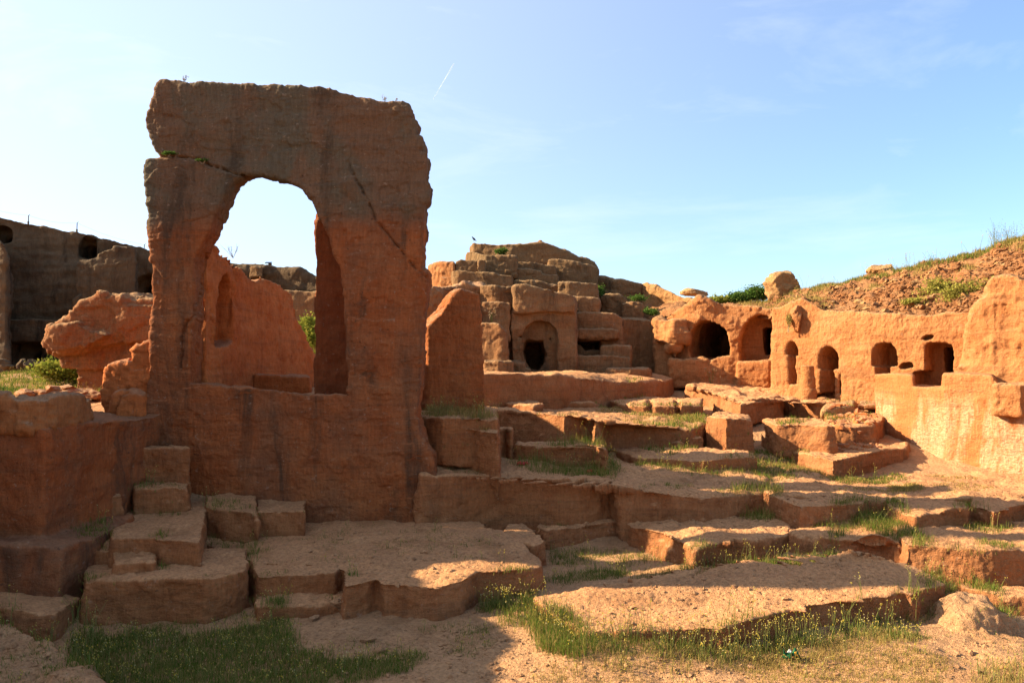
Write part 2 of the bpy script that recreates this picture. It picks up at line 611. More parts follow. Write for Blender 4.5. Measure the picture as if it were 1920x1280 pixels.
M_WALL = rock_mat("sandy_wall", (0.55, 0.230, 0.086), (0.61, 0.290, 0.122), (0.49, 0.185, 0.062), streak=0.25, streak_col=(0.38, 0.145, 0.05), top=(0.62, 0.39, 0.20), top_amt=0.6, bump=0.8)
M_PLASTER = rock_mat("stained_wall", (0.57, 0.210, 0.072), (0.61, 0.258, 0.100), (0.50, 0.168, 0.054), streak=0.15, streak_col=(0.44, 0.155, 0.048), plaster=0.62, plaster_z=(2.3, 2.9),
                     plaster_col=(0.80, 0.57, 0.36), top=(0.62, 0.39, 0.20), top_amt=0.5, bump=0.8)
M_GROUND = rock_mat("stony_ground", (0.60, 0.330, 0.165), (0.70, 0.410, 0.215), (0.52, 0.255, 0.115), top=(0.86, 0.490, 0.245), top_amt=0.6, streak=0.0, bump=0.95, speck=0.5)
M_SLOPE = rock_mat("rubble_slope", (0.44, 0.195, 0.080), (0.50, 0.250, 0.112), (0.37, 0.150, 0.056), top=(0.50, 0.27, 0.13), top_amt=0.4, streak=0.0, bump=1.0)
M_PALE = rock_mat("pale_boulder", (0.54, 0.29, 0.12), (0.62, 0.37, 0.17), (0.48, 0.23, 0.085), top=(0.68, 0.46, 0.24), top_amt=0.5, streak=0.1, bump=0.9)

# ------------------------------------------------------------------ the ground sheet
gc = [  # (px, py, h) ground seen in the photo; h = metres below the eye
 (150,1280,2.98),(300,1280,2.96),(520,1280,2.90),(700,1280,2.84),(960,1280,2.82),(1250,1280,2.82),(1500,1280,2.82),(1900,1280,2.80),(2100,1260,2.80),
 (200,1195,2.92),(340,1190,2.90),(480,1168,2.86),(560,1200,2.84),(650,1150,2.80),(800,1165,2.79),(900,1150,2.76),(960,1150,2.75),(1000,1200,2.78),(1060,1230,2.77),
 (1117,1222,2.73),(1241,1228,2.76),(1400,1200,2.80),(1508,1204,2.80),(1700,1165,2.80),(1800,1215,2.80),(1900,1195,2.80),(1760,1130,2.78),(1840,1115,2.80),(1920,1165,2.86),
 (1010,1090,2.74),(1060,1095,2.72),(1150,1075,2.70),(1250,1085,2.66),(1309,1066,2.62),(1340,1067,2.62),(1420,1058,2.58),(1480,1060,2.56),(1560,1045,2.52),(1640,1040,2.55),
 (1700,1060,2.62),(1760,1078,2.66),(1030,1040,2.74),(1087,1032,2.74),(1157,1030,2.74),(1200,1040,2.74)]
gd = [  # (x, y, h) under the ledges, behind the walls and farther off
 (-3,11,2.75),(-1,10.5,2.75),(0,11,2.75),(1.5,11.5,2.8),(3,11.5,2.75),(5,11.5,2.6),(7,11,2.7),(-4.5,9.5,2.8),(-5.2,8,2.95),(-8,8,2.9),(-8,5,2.9),(0,5,2.85),(6,5,2.8),(10,8,2.8),
 (-2,12.8,2.6),(1,13.5,2.3),(4,13.5,2.25),(7,13.5,2.2),(10,13,2.3),(0,15,1.95),(3,15,1.9),(6,15.5,2.0),(8,15,2.1),(0,17.5,1.5),(3,17.5,1.5),(6,18,1.4),(0,20,1.2),(4,20,1.2),(7,20,1.2),
 (0,23,1.0),(4,24,0.9),(8,23,0.9),(-3,25,0.7),(0,28,0.5),(4,28,0.4),(8,28,0.4),(12,20,0.8),(12,28,0.4),(14,14,2.0),
 (-6.5,13.0,0.95),(-8,13,0.85),(-10,13,0.8),(-13,13,0.8),(-7,15.5,0.56),(-9,16,0.55),(-11,16,0.5),(-8,20,0.40),(-12,20,0.35),(-9,25,0.12),(-14,25,0.08),(-18,28,0.0),(-10,30,0.0),(-5,24,0.35),(-4,20,0.45),
 (-6.2,11.6,2.2),(-8,11,2.3),(-6,9.5,2.6)]
gpts = [PH(*q) for q in gc] + [Vector((x, y, EYE - h)) for x, y, h in gd]
gx = np.array([[v.x, v.y] for v in gpts])
gz = np.array([v.z for v in gpts])
n_ = len(gx)
D_ = np.hypot(gx[:, None, 0] - gx[None, :, 0], gx[:, None, 1] - gx[None, :, 1])
A_ = np.zeros((n_ + 1, n_ + 1))
A_[:n_, :n_] = -D_ - np.eye(n_) * 0.02
A_[:n_, n_] = A_[n_, :n_] = 1
sol_ = np.linalg.solve(A_, np.concatenate([gz, [0]]))

def ground_z(x, y):
    x, y = np.asarray(x, float), np.asarray(y, float)
    r = np.full(x.shape, sol_[n_])
    for i in range(n_):
        r -= sol_[i] * np.hypot(x - gx[i, 0], y - gx[i, 1])
    far = np.maximum(np.maximum(np.abs(x) - 16, 0), np.maximum(np.maximum(4 - y, 0), np.maximum(y - 33, 0)))
    t = np.clip(far / 12, 0, 1)
    return r * (1 - t) + t * 1.0

xs = np.concatenate([[-400, -200, -100, -60, -40, -30, -24, -20, -17], np.arange(-14, 13, 0.045), [15, 18, 24, 32, 45, 70, 120, 220, 400]])
ys = [6.2]
while ys[-1] < 33:
    ys.append(ys[-1] + 0.036 * (ys[-1] / 8) ** 1.4)
ys = np.concatenate([[-300, -120, -50, -20, -8, 0, 3, 5], ys, [36, 42, 55, 80, 140, 300, 700]])
GX, GY = np.meshgrid(xs, ys)
gxy = np.stack([GX.ravel(), GY.ravel(), np.zeros(GX.size)], 1)
GZ = ground_z(gxy[:, 0], gxy[:, 1])
GZ += 0.035 * fbm(gxy * 1.3, 4, 3) + 0.016 * fbm(gxy * 6, 3, 5) + 0.007 * fbm(gxy * 21, 2, 8)
gv = gxy.copy(); gv[:, 2] = GZ
nx, ny = len(xs), len(ys)
ii = (np.arange(ny - 1)[:, None] * nx + np.arange(nx - 1)[None, :]).ravel()
gq = np.stack([ii, ii + 1, ii + nx + 1, ii + nx], 1).ravel()
ground = place("ground", gv, gq, np.full(len(ii), 4), M_GROUND, loc=(0, 0, 0))
tag(ground, "stony pinkish ground of the old quarry floor", "ground", kind='structure')

def strip(bm, ft, bk, zb):
    m = [[bm.verts.new(v) for v in ft], [bm.verts.new(v) for v in bk],
         [bm.verts.new((v.x, v.y, zb)) for v in ft], [bm.verts.new((v.x, v.y, zb)) for v in bk]]
    for i in range(len(ft) - 1):
        bm.faces.new((m[0][i], m[0][i+1], m[1][i+1], m[1][i])); bm.faces.new((m[2][i], m[3][i], m[3][i+1], m[2][i+1]))
        bm.faces.new((m[0][i], m[2][i], m[2][i+1], m[0][i+1])); bm.faces.new((m[1][i], m[1][i+1], m[3][i+1], m[3][i]))
    bm.faces.new((m[0][0], m[1][0], m[3][0], m[2][0])); bm.faces.new((m[0][-1], m[2][-1], m[3][-1], m[1][-1]))

# ------------------------------------------------------------------ the free-standing arch
AD = 12.4
outer = [(292,160),(300,150),(315,151),(335,153),(352,159),(362,156),(390,155),(450,158),(510,159),(555,163),(600,162),(625,168),(640,176),(665,178),(690,184),(720,191),(745,190),
 (767,193),(766,222),(780,226),(778,254),(791,257),(789,284),(800,288),(796,333),(805,344),(802,373),(794,380),(793,420),(788,500),(799,510),(798,560),(790,640),(785,720),(780,780),
 (783,800),(795,838),(808,854),(814,890),(808,1010),(262,1010),(262,900),(266,830),(272,760),(280,690),(284,600),(284,480),(282,430),(278,390),(272,340),(269,310),(275,298),(292,291),(285,265),(273,235),(271,220),(285,195),(290,180)]
hole = [(358,715),(360,650),(363,590),(367,500),(368,480),(377,467),(393,436),(405,405),(418,377),(434,349),(455,331),(485,331),(520,338),(550,346),(570,358),(585,378),(597,408),(612,440),
 (622,470),(633,500),(640,540),(645,600),(650,700),(649,735),(640,735),(600,737),(555,733),(520,727),(470,722),(430,722),(400,716)]
crackL = [(268,291),(292,291),(320,291),(345,295),(372,299),(392,309),(420,318),(440,326),(462,333)]
crackR = [(650,300),(660,325),(676,350),(690,380),(705,412),(728,440),(752,470),(775,498),(800,520)]
crackM = [(390,478),(378,540),(366,590),(348,605),(342,640),(340,690)]
R = Rock()
R.plate(outer, AD, 0.55)
R.carve(hole, (200, AD), (900, AD), 1.6, out=0.4, shrink=1.13)
def arch_split(C):
    px = 960 + C[:, 0] / C[:, 1] * F
    py = HOR - (C[:, 2] - EYE) / C[:, 1] * F
    lx = np.array([q[0] for q in crackL], float); ly = np.array([q[1] for q in crackL], float)
    rx = np.array([q[0] for q in crackR], float); ry = np.array([q[1] for q in crackR], float)
    wob = 3 * np.sin(px * 0.13)
    top = np.where(px < 460, py < np.interp(px, lx, ly), np.where(px < 650, py < 345 + wob, py < np.interp(px, rx, ry)))
    sill = (~top) & (py > 735 + wob)
    return [('lintel', top), ('sill_wall', sill), ('pier', (~top) & (~sill) & (px < 505)), ('pier', (~top) & (~sill) & (px >= 505))]
rock("rock_arch", R, M_ARCH, "tall free-standing rock-cut arch in shade, cracked, with a big open window", "arch", voxel=0.0145, split=arch_split, body='pier',
     big=0.024, bigs=1.1, mid=0.014, mids=4.5, fine=0.008, fines=19, strata=0.014, erode=0.45, it=4, flake=0.018, pit=0.014, seed=3,
     crack=[(crackL, 2.6, 0.10), (crackR, 2.0, 0.075), (crackM, 2.0, 0.06), ([(268,560),(272,640),(268,720),(266,830)], 2.6, 0.06)])

# wall of the chamber behind the arch, glowing in the bounced light
R = Rock()
X0 = -4.95
top_il = [(12.95,5.28),(13.4,5.22),(14.0,5.12),(14.7,5.0),(15.0,4.96),(15.4,4.90),(15.6,4.98),(16.6,4.93),(17.2,4.80),(17.6,4.30),(18.1,3.95),(18.6,3.55),(19.0,3.2),(19.3,2.9)]
ft = [Vector((X0 + 0.10 * max(0, y - 15) , y, z)) for y, z in top_il]
bk = [v + Vector((-0.75, 0.15, -0.1)) for v in ft]
strip(R.bm, ft, bk, 2.55)
# tall shallow arched niche cut in it
nb = bmesh.new()
nich = [(13.35,3.55),(13.35,4.1),(13.42,4.45),(13.6,4.75),(13.85,4.85),(14.1,4.7),(14.2,4.4),(14.2,3.7),(14.0,3.6)]
add_prism(nb, [Vector((X0 + 0.4, y, z)) for y, z in nich], [Vector((X0 - 0.30, y, z)) for y, z in nich])
bmesh.ops.recalc_face_normals(nb, faces=nb.faces)
R.cut = [nb]
R.regions.append(('arched_niche', Vector((X0, 13.5, 0)), Vector((0, 1, 0)), Vector((1, 0, 0)), np.array([[y - 13.5, z] for y, z in nich]), 0.3))
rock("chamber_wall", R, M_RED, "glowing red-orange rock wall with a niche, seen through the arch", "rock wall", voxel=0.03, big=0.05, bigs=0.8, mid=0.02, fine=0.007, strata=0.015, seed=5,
     crack=[([(402,470),(420,480),(440,500),(437,540),(425,610)], 3.0, 0.05), ([(388,548),(396,580),(402,645)], 2.6, 0.06)])

# narrow pillar of the chamber behind the right pier
R = Rock()
R.wall([(590,432,13.3),(598,404,13.33),(612,392,13.4),(640,392,13.55),(720,395,13.75)], zb=2.4, thick=0.4, backdir=(0.4,1,0))
rock("rock_pillar", R, M_DEEP, "narrow dark red pillar standing behind the right leg of the arch", "pillar", voxel=0.03, big=0.06, bigs=1.0, mid=0.025, mids=4, fine=0.008, seed=6, erode=1.0)

R = Rock()
R.slab([Vector((-5.0,12.9,2.70)), Vector((-1.7,12.9,2.70)), Vector((-1.9,16,2.72)), Vector((-2.4,20,2.78)), Vector((-5.0,20,2.78))], 0.6, 0.0)
rock("chamber_floor", R, M_LEDGE, "flat rock floor of the chamber behind the arch window", "rock floor", voxel=0.06, mid=0.015, fine=0, seed=7)
R = Rock()
R.wall([(476,702,15.2),(580,706,15.0)], zb=2.45, thick=0.5)
rock("rock_bench", R, M_RED, "low dark rock bench on the chamber floor behind the window sill", "bench", voxel=0.03, big=0.02, mid=0.01, seed=8)

# ------------------------------------------------------------------ left wall, cap stones, buttress, mushroom rock
R = Rock()
LX = -5.52
R.slab([Vector((-14,9.5,2.48)), Vector((-6.1,9.5,2.48)), Vector((LX,9.45,2.47)), Vector((LX+0.02,10.6,2.46)), Vector((LX+0.12,11.6,2.48)), Vector((LX+0.1,12.6,2.5)), Vector((-14,12.9,2.5))], 0.2, 0.0)
R.slab([Vector((-6.02,9.0,1.22)), Vector((-5.12,9.05,1.17)), Vector((-5.05,9.9,1.17)), Vector((-5.2,10.9,1.15)), Vector((-6.0,10.9,1.2))], 0.1, 0.03)
R.slab([Vector((-14,8.5,1.15)), Vector((-5.8,8.9,1.15)), Vector((-5.8,9.9,1.2)), Vector((-14,9.9,1.2))], 0.0, 0.0)
rock("side_wall", R, M_ARCH, "dark shaded rock wall at the left edge, below the cap stones", "rock wall", voxel=0.028, big=0.045, bigs=0.9, mid=0.02, strata=0.015, seed=11)

R = Rock()
R.slab([Vector((-5.20,8.45,0.66)), Vector((-4.86,8.5,0.60)), Vector((-4.92,9.2,0.60)), Vector((-5.6,9.3,0.72)), Vector((-5.9,8.6,0.70))], 0.0, 0.05)
rock("stone_block", R, M_LEDGE, "dark low rock step below the left wall, beside the grassy hollow", "stone block", voxel=0.024, big=0.03, mid=0.015, seed=12)

# unseen rock added past the left edge, its outline shaped to cast the shadow bands
R = Rock()
R.slab([Vector((-7.1,6.0,3.8)), Vector((-6.95,8.6,3.88)), Vector((-7.05,10.08,3.85)), Vector((-8.8,10.15,3.9)), Vector((-8.8,6.0,3.8))], 0.0, 0.1)
prof = [(10.02,0),(10.02,4.45),(10.72,4.75),(10.72,5.15),(10.12,5.65),(10.12,7.4),(11.18,7.5),(11.22,5.35),(11.6,5.3),(11.64,8.7),(12.2,8.6),(12.24,5.3),(12.6,5.2),(12.6,0)]
add_prism(R.bm, [Vector((-8.2,y,z)) for y, z in prof], [Vector((-9.1,y+0.06,z)) for y, z in prof])
rock("shadow_caster_rock", R, M_ARCH, "high rock side of the quarry just past the left edge", "rock wall", voxel=0.08, big=0.12, bigs=0.7, mid=0.03, fine=0, seed=13)

R = Rock()
R.slab([Vector((-6.7,9.55,2.80)), Vector((-6.2,9.45,2.86)), Vector((-5.72,9.42,2.82)), Vector((-5.55,9.5,2.83)), Vector((-5.5,10.1,2.86)), Vector((-5.6,10.6,2.80)), Vector((-5.75,11.0,2.62)), Vector((-7.2,11.2,2.7)), Vector((-9.5,10.6,2.85))], 2.46, -0.02)
rock("cap_stone", R, M_ROCK, "long cracked cap stone lying on top of the left wall", "cap stone", voxel=0.022, big=0.04, bigs=1.8, mid=0.012, mids=5, fine=0.012, flake=0.05, seed=14, erode=0.7)

R = Rock()
R.plate([(196,702),(207,687),(225,683),(247,680),(250,655),(262,646),(284,639),(292,640),(292,850),(232,845),(234,790),(214,786),(200,782),(197,735)], 12.5, 0.7)
R.plate([(212,790),(214,765),(220,742),(240,735),(262,745),(268,850),(236,850),(233,800)], 12.3, 0.5)
rock("rock_buttress", R, M_RED, "broken orange buttress against the left foot of the arch", "buttress", voxel=0.022, big=0.035, bigs=1.5, mid=0.012, mids=5, fine=0.012, flake=0.045, seed=15, erode=0.6,
     crack=[([(240,735),(225,745),(214,765),(208,790)], 4.0, 0.08)])

R = Rock()
MD = 16.6
R.plate([(76,642),(86,622),(92,612),(125,600),(150,568),(185,550),(225,559),(250,564),(300,562),(318,600),(300,640),(250,640),(205,648),(150,658),(100,660),(78,652)], MD, 1.5, back=(0.25, 1, 0))
R.plate([(84,640),(96,616),(140,606),(178,622),(200,628),(170,646),(100,658)], MD - 0.25, 0.8, back=(0.1, 1, 0.05))
R.plate([(104,655),(220,640),(296,640),(292,680),(207,690),(150,692),(116,687)], MD + 0.25, 1.2)
R.plate([(145,690),(215,685),(222,760),(140,760),(145,720)], MD + 0.4, 0.9)
def mush_split(C):
    py = HOR - (C[:, 2] - EYE) / C[:, 1] * F
    return [('pedestal', py > 690)]
rock("balanced_rock", R, M_TAN, "sunlit jagged overhanging rock on a narrow pedestal, left of the arch", "rock", voxel=0.03, split=mush_split, body='cap', big=0.05, bigs=1.3, mid=0.014, mids=4.5, fine=0.014, fines=17, flake=0.055, seed=16, erode=0.5, it=4)

# ------------------------------------------------------------------ the ledges and cut blocks of the quarry floor
def block(label, top, zb, mat=None, name="stone_block", cat="stone block", vox=0.022, flare=0.04, more=None, group=None, **kw):
    R = Rock()
    R.slab(top, zb, flare)
    for t, z in (more or []):
        R.slab(t, z, flare)
    k = dict(big=0.032, bigs=1.2, mid=0.020, mids=5, fine=0.010, fines=18, erode=0.9, it=6, pit=0.006, seed=sum(map(ord, label)) % 997)
    k.update(kw)
    return rock(name, R, mat or M_LEDGE, label, cat, voxel=vox, group=group, **k)

# the tread the arch stands on
block("wide ledge at the foot of the arch with a broken sunlit front edge",
      [(480,1052,2.42),(560,1056,2.42),(620,1058,2.42),(646,1066,2.42),(647,1096,2.42),(690,1086,2.40),(708,1079,2.40),(716,1092,2.42),(760,1094,2.42),(812,1097,2.42),(864,1087,2.40),(898,1069,2.40),(936,1068,2.40),(984,1064,2.40),(1016,1060,2.42),
       (1012,1046,2.42),(972,1018,2.42),(936,1002,2.42),('d',900,12.6,2.40),('d',820,13.2,2.38),('d',480,13.0,2.40),('d',380,12.2,2.42),('d',385,11.2,2.45)], 0.2, name="rock_ledge", cat="rock ledge",
      vox=0.024, big=0.05, bigs=0.8, mid=0.010, mids=4.0, pit=0.003, seed=21)
block("shaded ledge block left of the broken front edge, above a lower step",
      [(481,1079,2.45),(560,1077,2.45),(626,1074,2.45),(645,1058,2.45),('d',640,11,2.45),('d',470,11,2.45),(474,1056,2.45)], 0.3, seed=22)
block("low step of rock in front of the shaded ledge block",
      [(481,1138,2.70),(560,1136,2.70),(650,1128,2.70),(700,1120,2.72),('d',650,10.2,2.68),('d',478,10.2,2.68)], 0.2, vox=0.024, seed=23)
block("long shaded block between the grassy hollow and the stacked steps",
      [(156,1092,2.40),(219,1091,2.40),(291,1089,2.40),(312,1087,2.40),(380,1087,2.38),(440,1076,2.38),(463,1066,2.38),('d',462,10.6,2.36),('d',160,10.6,2.40)], 0.15, seed=24,
      more=[([(213,1058,2.26),(289,1054,2.26),('d',289,10.35,2.24),('d',215,10.35,2.24)], 0.6)])
block("small upright stone beside the left wall, below the steps", [(171,1030,2.20),(209,1030,2.20),('d',209,10.2,2.15),('d',172,10.2,2.15)], 0.6, vox=0.02, seed=25)
block("broad slab in the corner, lowest of the three stacked steps",
      [(211,1011,2.07),(250,1008,2.07),(291,1007,2.06),(304,1010,2.06),(376,1014,2.07),(384,957,2.06),('d',382,12.3,2.06),('d',216,12.2,2.06)], 0.6, seed=26)
block("middle one of the three stacked steps left of the arch", [(252,917,1.70),(300,914,1.70),(354,911,1.70),('d',352,12.7,1.70),('d',250,12.7,1.70)], 0.9, vox=0.024, seed=27)
block("uppermost of the three stacked steps left of the arch", [(238,842,1.19),(290,841,1.19),(354,840,1.19),('d',352,12.7,1.19),('d',236,12.7,1.19)], 1.2, vox=0.024, flare=0.02, seed=28, big=0.02)
block("narrow post of rock in the corner against the left wall", [(184,930,1.74),(228,928,1.74),('d',226,11.3,1.70),('d',186,11.2,1.70)], 0.7, vox=0.024, flare=0.08, seed=29, big=0.03)
block("rounded shaded block at the foot of the arch, right of the steps", [(386,950,2.0),(420,955,2.0),(470,958,2.02),(482,966,2.05),('d',480,12.5,1.95),('d',386,12.5,1.92)], 0.6, vox=0.024, flare=0.08, seed=30)
block("low shaded step at the foot of the arch, below the window sill", [(480,958,2.06),(530,955,2.05),(572,957,2.06),('d',574,12.5,2.04),('d',480,12.5,2.04)], 0.6, vox=0.024, flare=0.05, seed=31)

# the big slab in front
block("huge flat foreground slab, sunlit on top, with a ragged shaded edge",
      [(997,1116,2.60),(1020,1140,2.63),(1060,1165,2.66),(1106,1191,2.68),(1129,1184,2.66),(1199,1180,2.62),(1297,1174,2.58),(1354,1174,2.57),(1396,1163,2.56),(1450,1150,2.56),(1508,1134,2.54),(1560,1127,2.53),(1603,1121,2.52),(1660,1117,2.51),(1690,1108,2.49),(1709,1115,2.50),
       (1736,1100,2.48),(1774,1094,2.47),(1757,1083,2.46),(1698,1056,2.38),(1644,1041,2.32),(1590,1027,2.28),(1568,1033,2.33),(1541,1049,2.40),(1481,1060,2.46),(1440,1052,2.46),(1400,1045,2.46),(1382,1051,2.48),(1325,1067,2.54),(1270,1092,2.60),(1193,1099,2.62),(1101,1100,2.62)], 0.15,
      name="rock_slab", cat="rock slab", vox=0.022, big=0.045, bigs=0.9, mid=0.006, mids=3.2, fine=0.011, fines=24, flake=0.008, pit=0.0, flare=0.05, seed=32)

block("block with a pointed nose behind the foreground slab, lit at its tip",
      [(1164,962,2.38),(1180,985,2.38),(1241,997,2.38),(1283,1017,2.38),(1304,1033,2.38),(1326,1022,2.38),(1376,1014,2.35),(1410,1016,2.35),(1478,1003,2.33),('d',1478,13.2,2.33),('d',1300,13.6,2.33),('d',1170,13.6,2.36)], 0.3, name="rock_ledge", cat="rock ledge",
      vox=0.024, big=0.045, bigs=1.0, seed=33)
block("narrow rounded block left of the pointed one",
      [(1004,985,2.44),(1025,994,2.44),(1072,988,2.44),(1120,983,2.44),(1166,978,2.42),(1172,970,2.42),(1157,964,2.42),(1117,966,2.42),(1053,970,2.42),(1016,969,2.42)], 0.25, vox=0.022, flare=0.06, seed=34)
block("small shaded block between the arch ledge and the narrow rounded block",
      [(940,1003,2.43),(975,1020,2.43),(1000,1026,2.43),(1021,1015,2.43),(1000,993,2.43),(978,980,2.42),(950,985,2.41)], 0.25, vox=0.022, seed=35)
block("rounded bulge of ledge rock behind the hump of the foreground slab",
      [(1480,998,2.30),(1500,1008,2.33),(1540,1015,2.36),(1585,1018,2.36),(1640,1012,2.32),(1690,1015,2.28),('d',1720,12.2,2.24),('d',1480,13.2,2.28)], 0.3, name="rock_ledge", cat="rock ledge", flare=0.12, big=0.07, bigs=1.0, it=14, seed=36)
block("long ledge at the right edge with a rough sunlit left corner",
      [(1690,1010,2.24),(1700,1019,2.25),(1760,1024,2.25),(1810,1030,2.26),(1860,1031,2.25),(1920,1030,2.25),(2060,1026,2.25),('d',2080,13.0,2.22),('d',1660,13.0,2.22)], 0.3, name="rock_ledge", cat="rock ledge", flare=0.06, big=0.05, seed=37)
block("lowest ledge at the right edge, behind the mound",
      [(1800,1098,2.66),(1850,1108,2.66),(1880,1114,2.66),(1920,1116,2.66),(2040,1116,2.66),('d',2060,10.6,2.64),('d',1790,10.6,2.66)], 0.1, name="rock_ledge", cat="rock ledge", flare=0.06, seed=38)
R = Rock()
R.slab([(1768,1130,2.62),(1790,1118,2.58),(1812,1108,2.56),(1838,1116,2.58),(1852,1134,2.62),(1840,1150,2.64),(1800,1150,2.64)], 0.2, 0.55)
rock("rock_mound", R, M_GROUND, "rough low mound of rock in front of the right ledges", "rock mound", voxel=0.02, big=0.05, bigs=1.8, mid=0.03, mids=6, fine=0.012, seed=39, it=26, erode=1.0)

# second tier
block("long shaded terrace running right from the arch, with a dark grassy notch",
      [(790,892,1.655),(812,892,1.66),(835,891,1.67),(900,892,1.71),(974,894,1.74),(1070,900,1.77),(1118,905,1.82),(1140,900,1.80),(1158,917,1.88),(1232,926,1.95),(1313,932,1.98),(1398,927,1.98),(1440,923,1.98),('d',1440,17,1.75),('d',760,17,1.55),('d',782,12.8,1.64)], 0.4,
      name="rock_terrace", cat="rock terrace", vox=0.028, big=0.06, bigs=0.8, mid=0.022, flare=0.12, it=14, seed=40)
block("terrace with sunlit grass in front of the niche wall",
      [(1436,924,1.97),(1480,932,1.98),(1560,936,1.98),(1640,938,1.99),(1740,936,2.0),(1830,934,2.0),(1920,932,2.0),(2060,928,2.0),('d',2120,17.5,2.08),('d',1720,17.8,2.08),('d',1440,17.4,1.90)], 0.5,
      name="rock_terrace", cat="rock terrace", vox=0.032, big=0.05, bigs=0.8, flare=0.05, seed=41)
block("ledge block with a thin sunlit corner below the niche wall terrace",
      [(1440,927,1.98),(1470,938,1.99),(1500,947,2.0),(1511,947,2.0),(1560,945,1.99),(1616,942,1.99),(1630,936,1.98),(1560,925,1.96),(1460,920,1.96)], 0.6, vox=0.022, seed=42)
block("ledge block with a sunlit left face, nearer of the right-hand pair",
      [(1666,950,2.02),(1690,957,2.03),(1717,968,2.06),(1750,962,2.04),(1786,953,2.02),(1812,954,2.02),(1806,940,2.0),(1740,934,1.99),(1672,938,2.0)], 0.6, vox=0.022, seed=43)
block("ledge block cut off by the right edge, with a sunlit left face",
      [(1821,945,2.02),(1845,952,2.03),(1863,960,2.04),(1890,950,2.02),(1930,941,2.0),(2060,935,2.0),(2060,926,2.0),(1920,926,1.99),(1830,932,2.0)], 0.6, vox=0.022, seed=44)

# third tier
block("long ragged block in mid ground, sunlit on top and at its left end",
      [(1139,840,1.60),(1165,848,1.61),(1197,858,1.62),(1258,860,1.61),(1319,862,1.61),(1400,857,1.60),(1416,856,1.60),(1400,845,1.56),(1320,840,1.54),(1250,842,1.55),(1168,838,1.57)], 0.9, vox=0.024, flare=0.03, seed=45)
block("low dark ledge half hidden by grass, left of the long ragged block",
      [(965,832,1.36),(1006,838,1.39),(1040,841,1.41),(1060,838,1.38),(1085,833,1.34),(1109,833,1.34),(1136,842,1.38),(1130,828,1.32),(1060,828,1.33),(970,826,1.33)], 1.0, vox=0.024, seed=46)
block("big shaded double block at the right foot of the arch",
      [(786,803,1.0),(854,800,0.99),(900,806,1.0),(933,811,1.02),('d',932,14.4,0.98),('d',786,14.4,0.98)], 1.1, vox=0.022, flare=0.04, seed=47, crack=[([(858,795),(856,840),(852,884)], 4, 0.05)])
block("thin layer of rock under the leaning slab, topped with grass",
      [(778,779,0.79),(830,783,0.80),(900,784,0.82),(932,786,0.83),('d',930,16,0.80),('d',770,16,0.78)], 1.6, vox=0.028, flare=0.03, seed=48)
block("small rounded block right of the double block", [(934,806,1.10),(947,803,1.09),(959,806,1.10),('d',960,14.9,1.08),('d',935,14.9,1.08)], 1.2, vox=0.024, seed=49)
block("long mid-ground ledge, high and dark at left, with a thin sunlit rim",
      [(909,764,0.86),(935,769,0.87),(1000,772,0.87),(1058,777,0.88),(1103,774,0.87),(1119,788,0.97),(1135,797,1.13),(1200,804,1.22),(1297,804,1.22),(1328,792,1.18),('d',1330,20.2,1.12),('d',1130,20.2,0.95),('d',1110,19,0.84),('d',905,19,0.84)], 1.4,
      name="rock_ledge", cat="rock ledge", vox=0.034, flare=0.10, big=0.06, seed=50)
block("tall squarish block standing in the sun, mid ground", [(1327,779,0.98),(1361,783,0.98),(1385,785,1.01),(1409,789,1.07),(1402,778,1.0),(1345,773,0.96)], 1.3, vox=0.024, flare=0.03, seed=51)
block("sunlit block right of the tall squarish one, split by a crack",
      [(1428,790,1.14),(1457,796,1.14),(1500,796,1.13),(1549,799,1.13),(1566,798,1.12),(1540,784,1.04),(1480,784,1.04),(1436,786,1.08)], 1.4, vox=0.024, seed=52)
block("broad sunlit block under the niche wall, its shaded face to the right",
      [(1487,846,1.66),(1525,854,1.66),(1562,862,1.66),(1600,855,1.65),(1630,850,1.64),(1660,843,1.62),(1699,840,1.62),('d',1705,17.4,1.58),('d',1560,17.6,1.58),(1492,838,1.60)], 0.9, vox=0.024, flare=0.03, seed=53)
block("low sunlit wall stub beneath the rubble by the plastered wall", [(1564,799,1.22),(1600,800,1.22),(1634,799,1.22),('d',1655,17.6,1.14),('d',1655,19.2,1.0),('d',1545,19.4,1.0),('d',1552,17.6,1.16)], 1.3, vox=0.026, seed=54)
block("small low stone in the grass beside the tall squarish block", [(1247,829,1.50),(1272,831,1.50),(1288,829,1.50),(1284,824,1.46),(1256,824,1.46)], 1.45, vox=0.02, flare=0.05, seed=55, big=0.03)
block("small upright stone in the grass beside the tall squarish block", [(1287,823,1.42),(1310,822,1.42),(1318,822,1.42),(1312,817,1.38),(1292,817,1.38)], 1.4, vox=0.02, flare=0.03, seed=56, big=0.02)

# fourth tier
R = Rock()
base_row = [[(1181,760,0.875),(1219,761,0.875),(1219,752,0.80),(1181,752,0.80)], [(1223,761,0.875),(1269,761,0.875),(1269,752,0.80),(1223,752,0.80)], [(1274,761,0.875),(1314,760,0.875),(1316,752,0.80),(1274,752,0.80)]]
R.slab([(1126,749,0.84),(1152,754,0.86),(1180,760,0.875),(1217,754,0.82),(1314,755,0.82),(1318,746,0.78),(1240,744,0.78),(1160,744,0.80)], 1.75, 0.02)
for t in base_row:
    R.slab(t, 1.75, 0.02)
def row_split(C):
    px = 960 + C[:, 0] / C[:, 1] * F
    return [('cut_block', px < 1220.5), ('cut_block', (px >= 1220.5) & (px < 1271.5))]
rock("block_row", R, M_LEDGE, "row of three cut blocks with a sunlit end, below the tomb cliff", "stone row", voxel=0.03, split=row_split, body='cut_block', big=0.02, mid=0.018, seed=57, it=6,
     crack=[([(1221,755),(1221,790)], 4.5, 0.3), ([(1271,755),(1271,790)], 4.5, 0.3)])
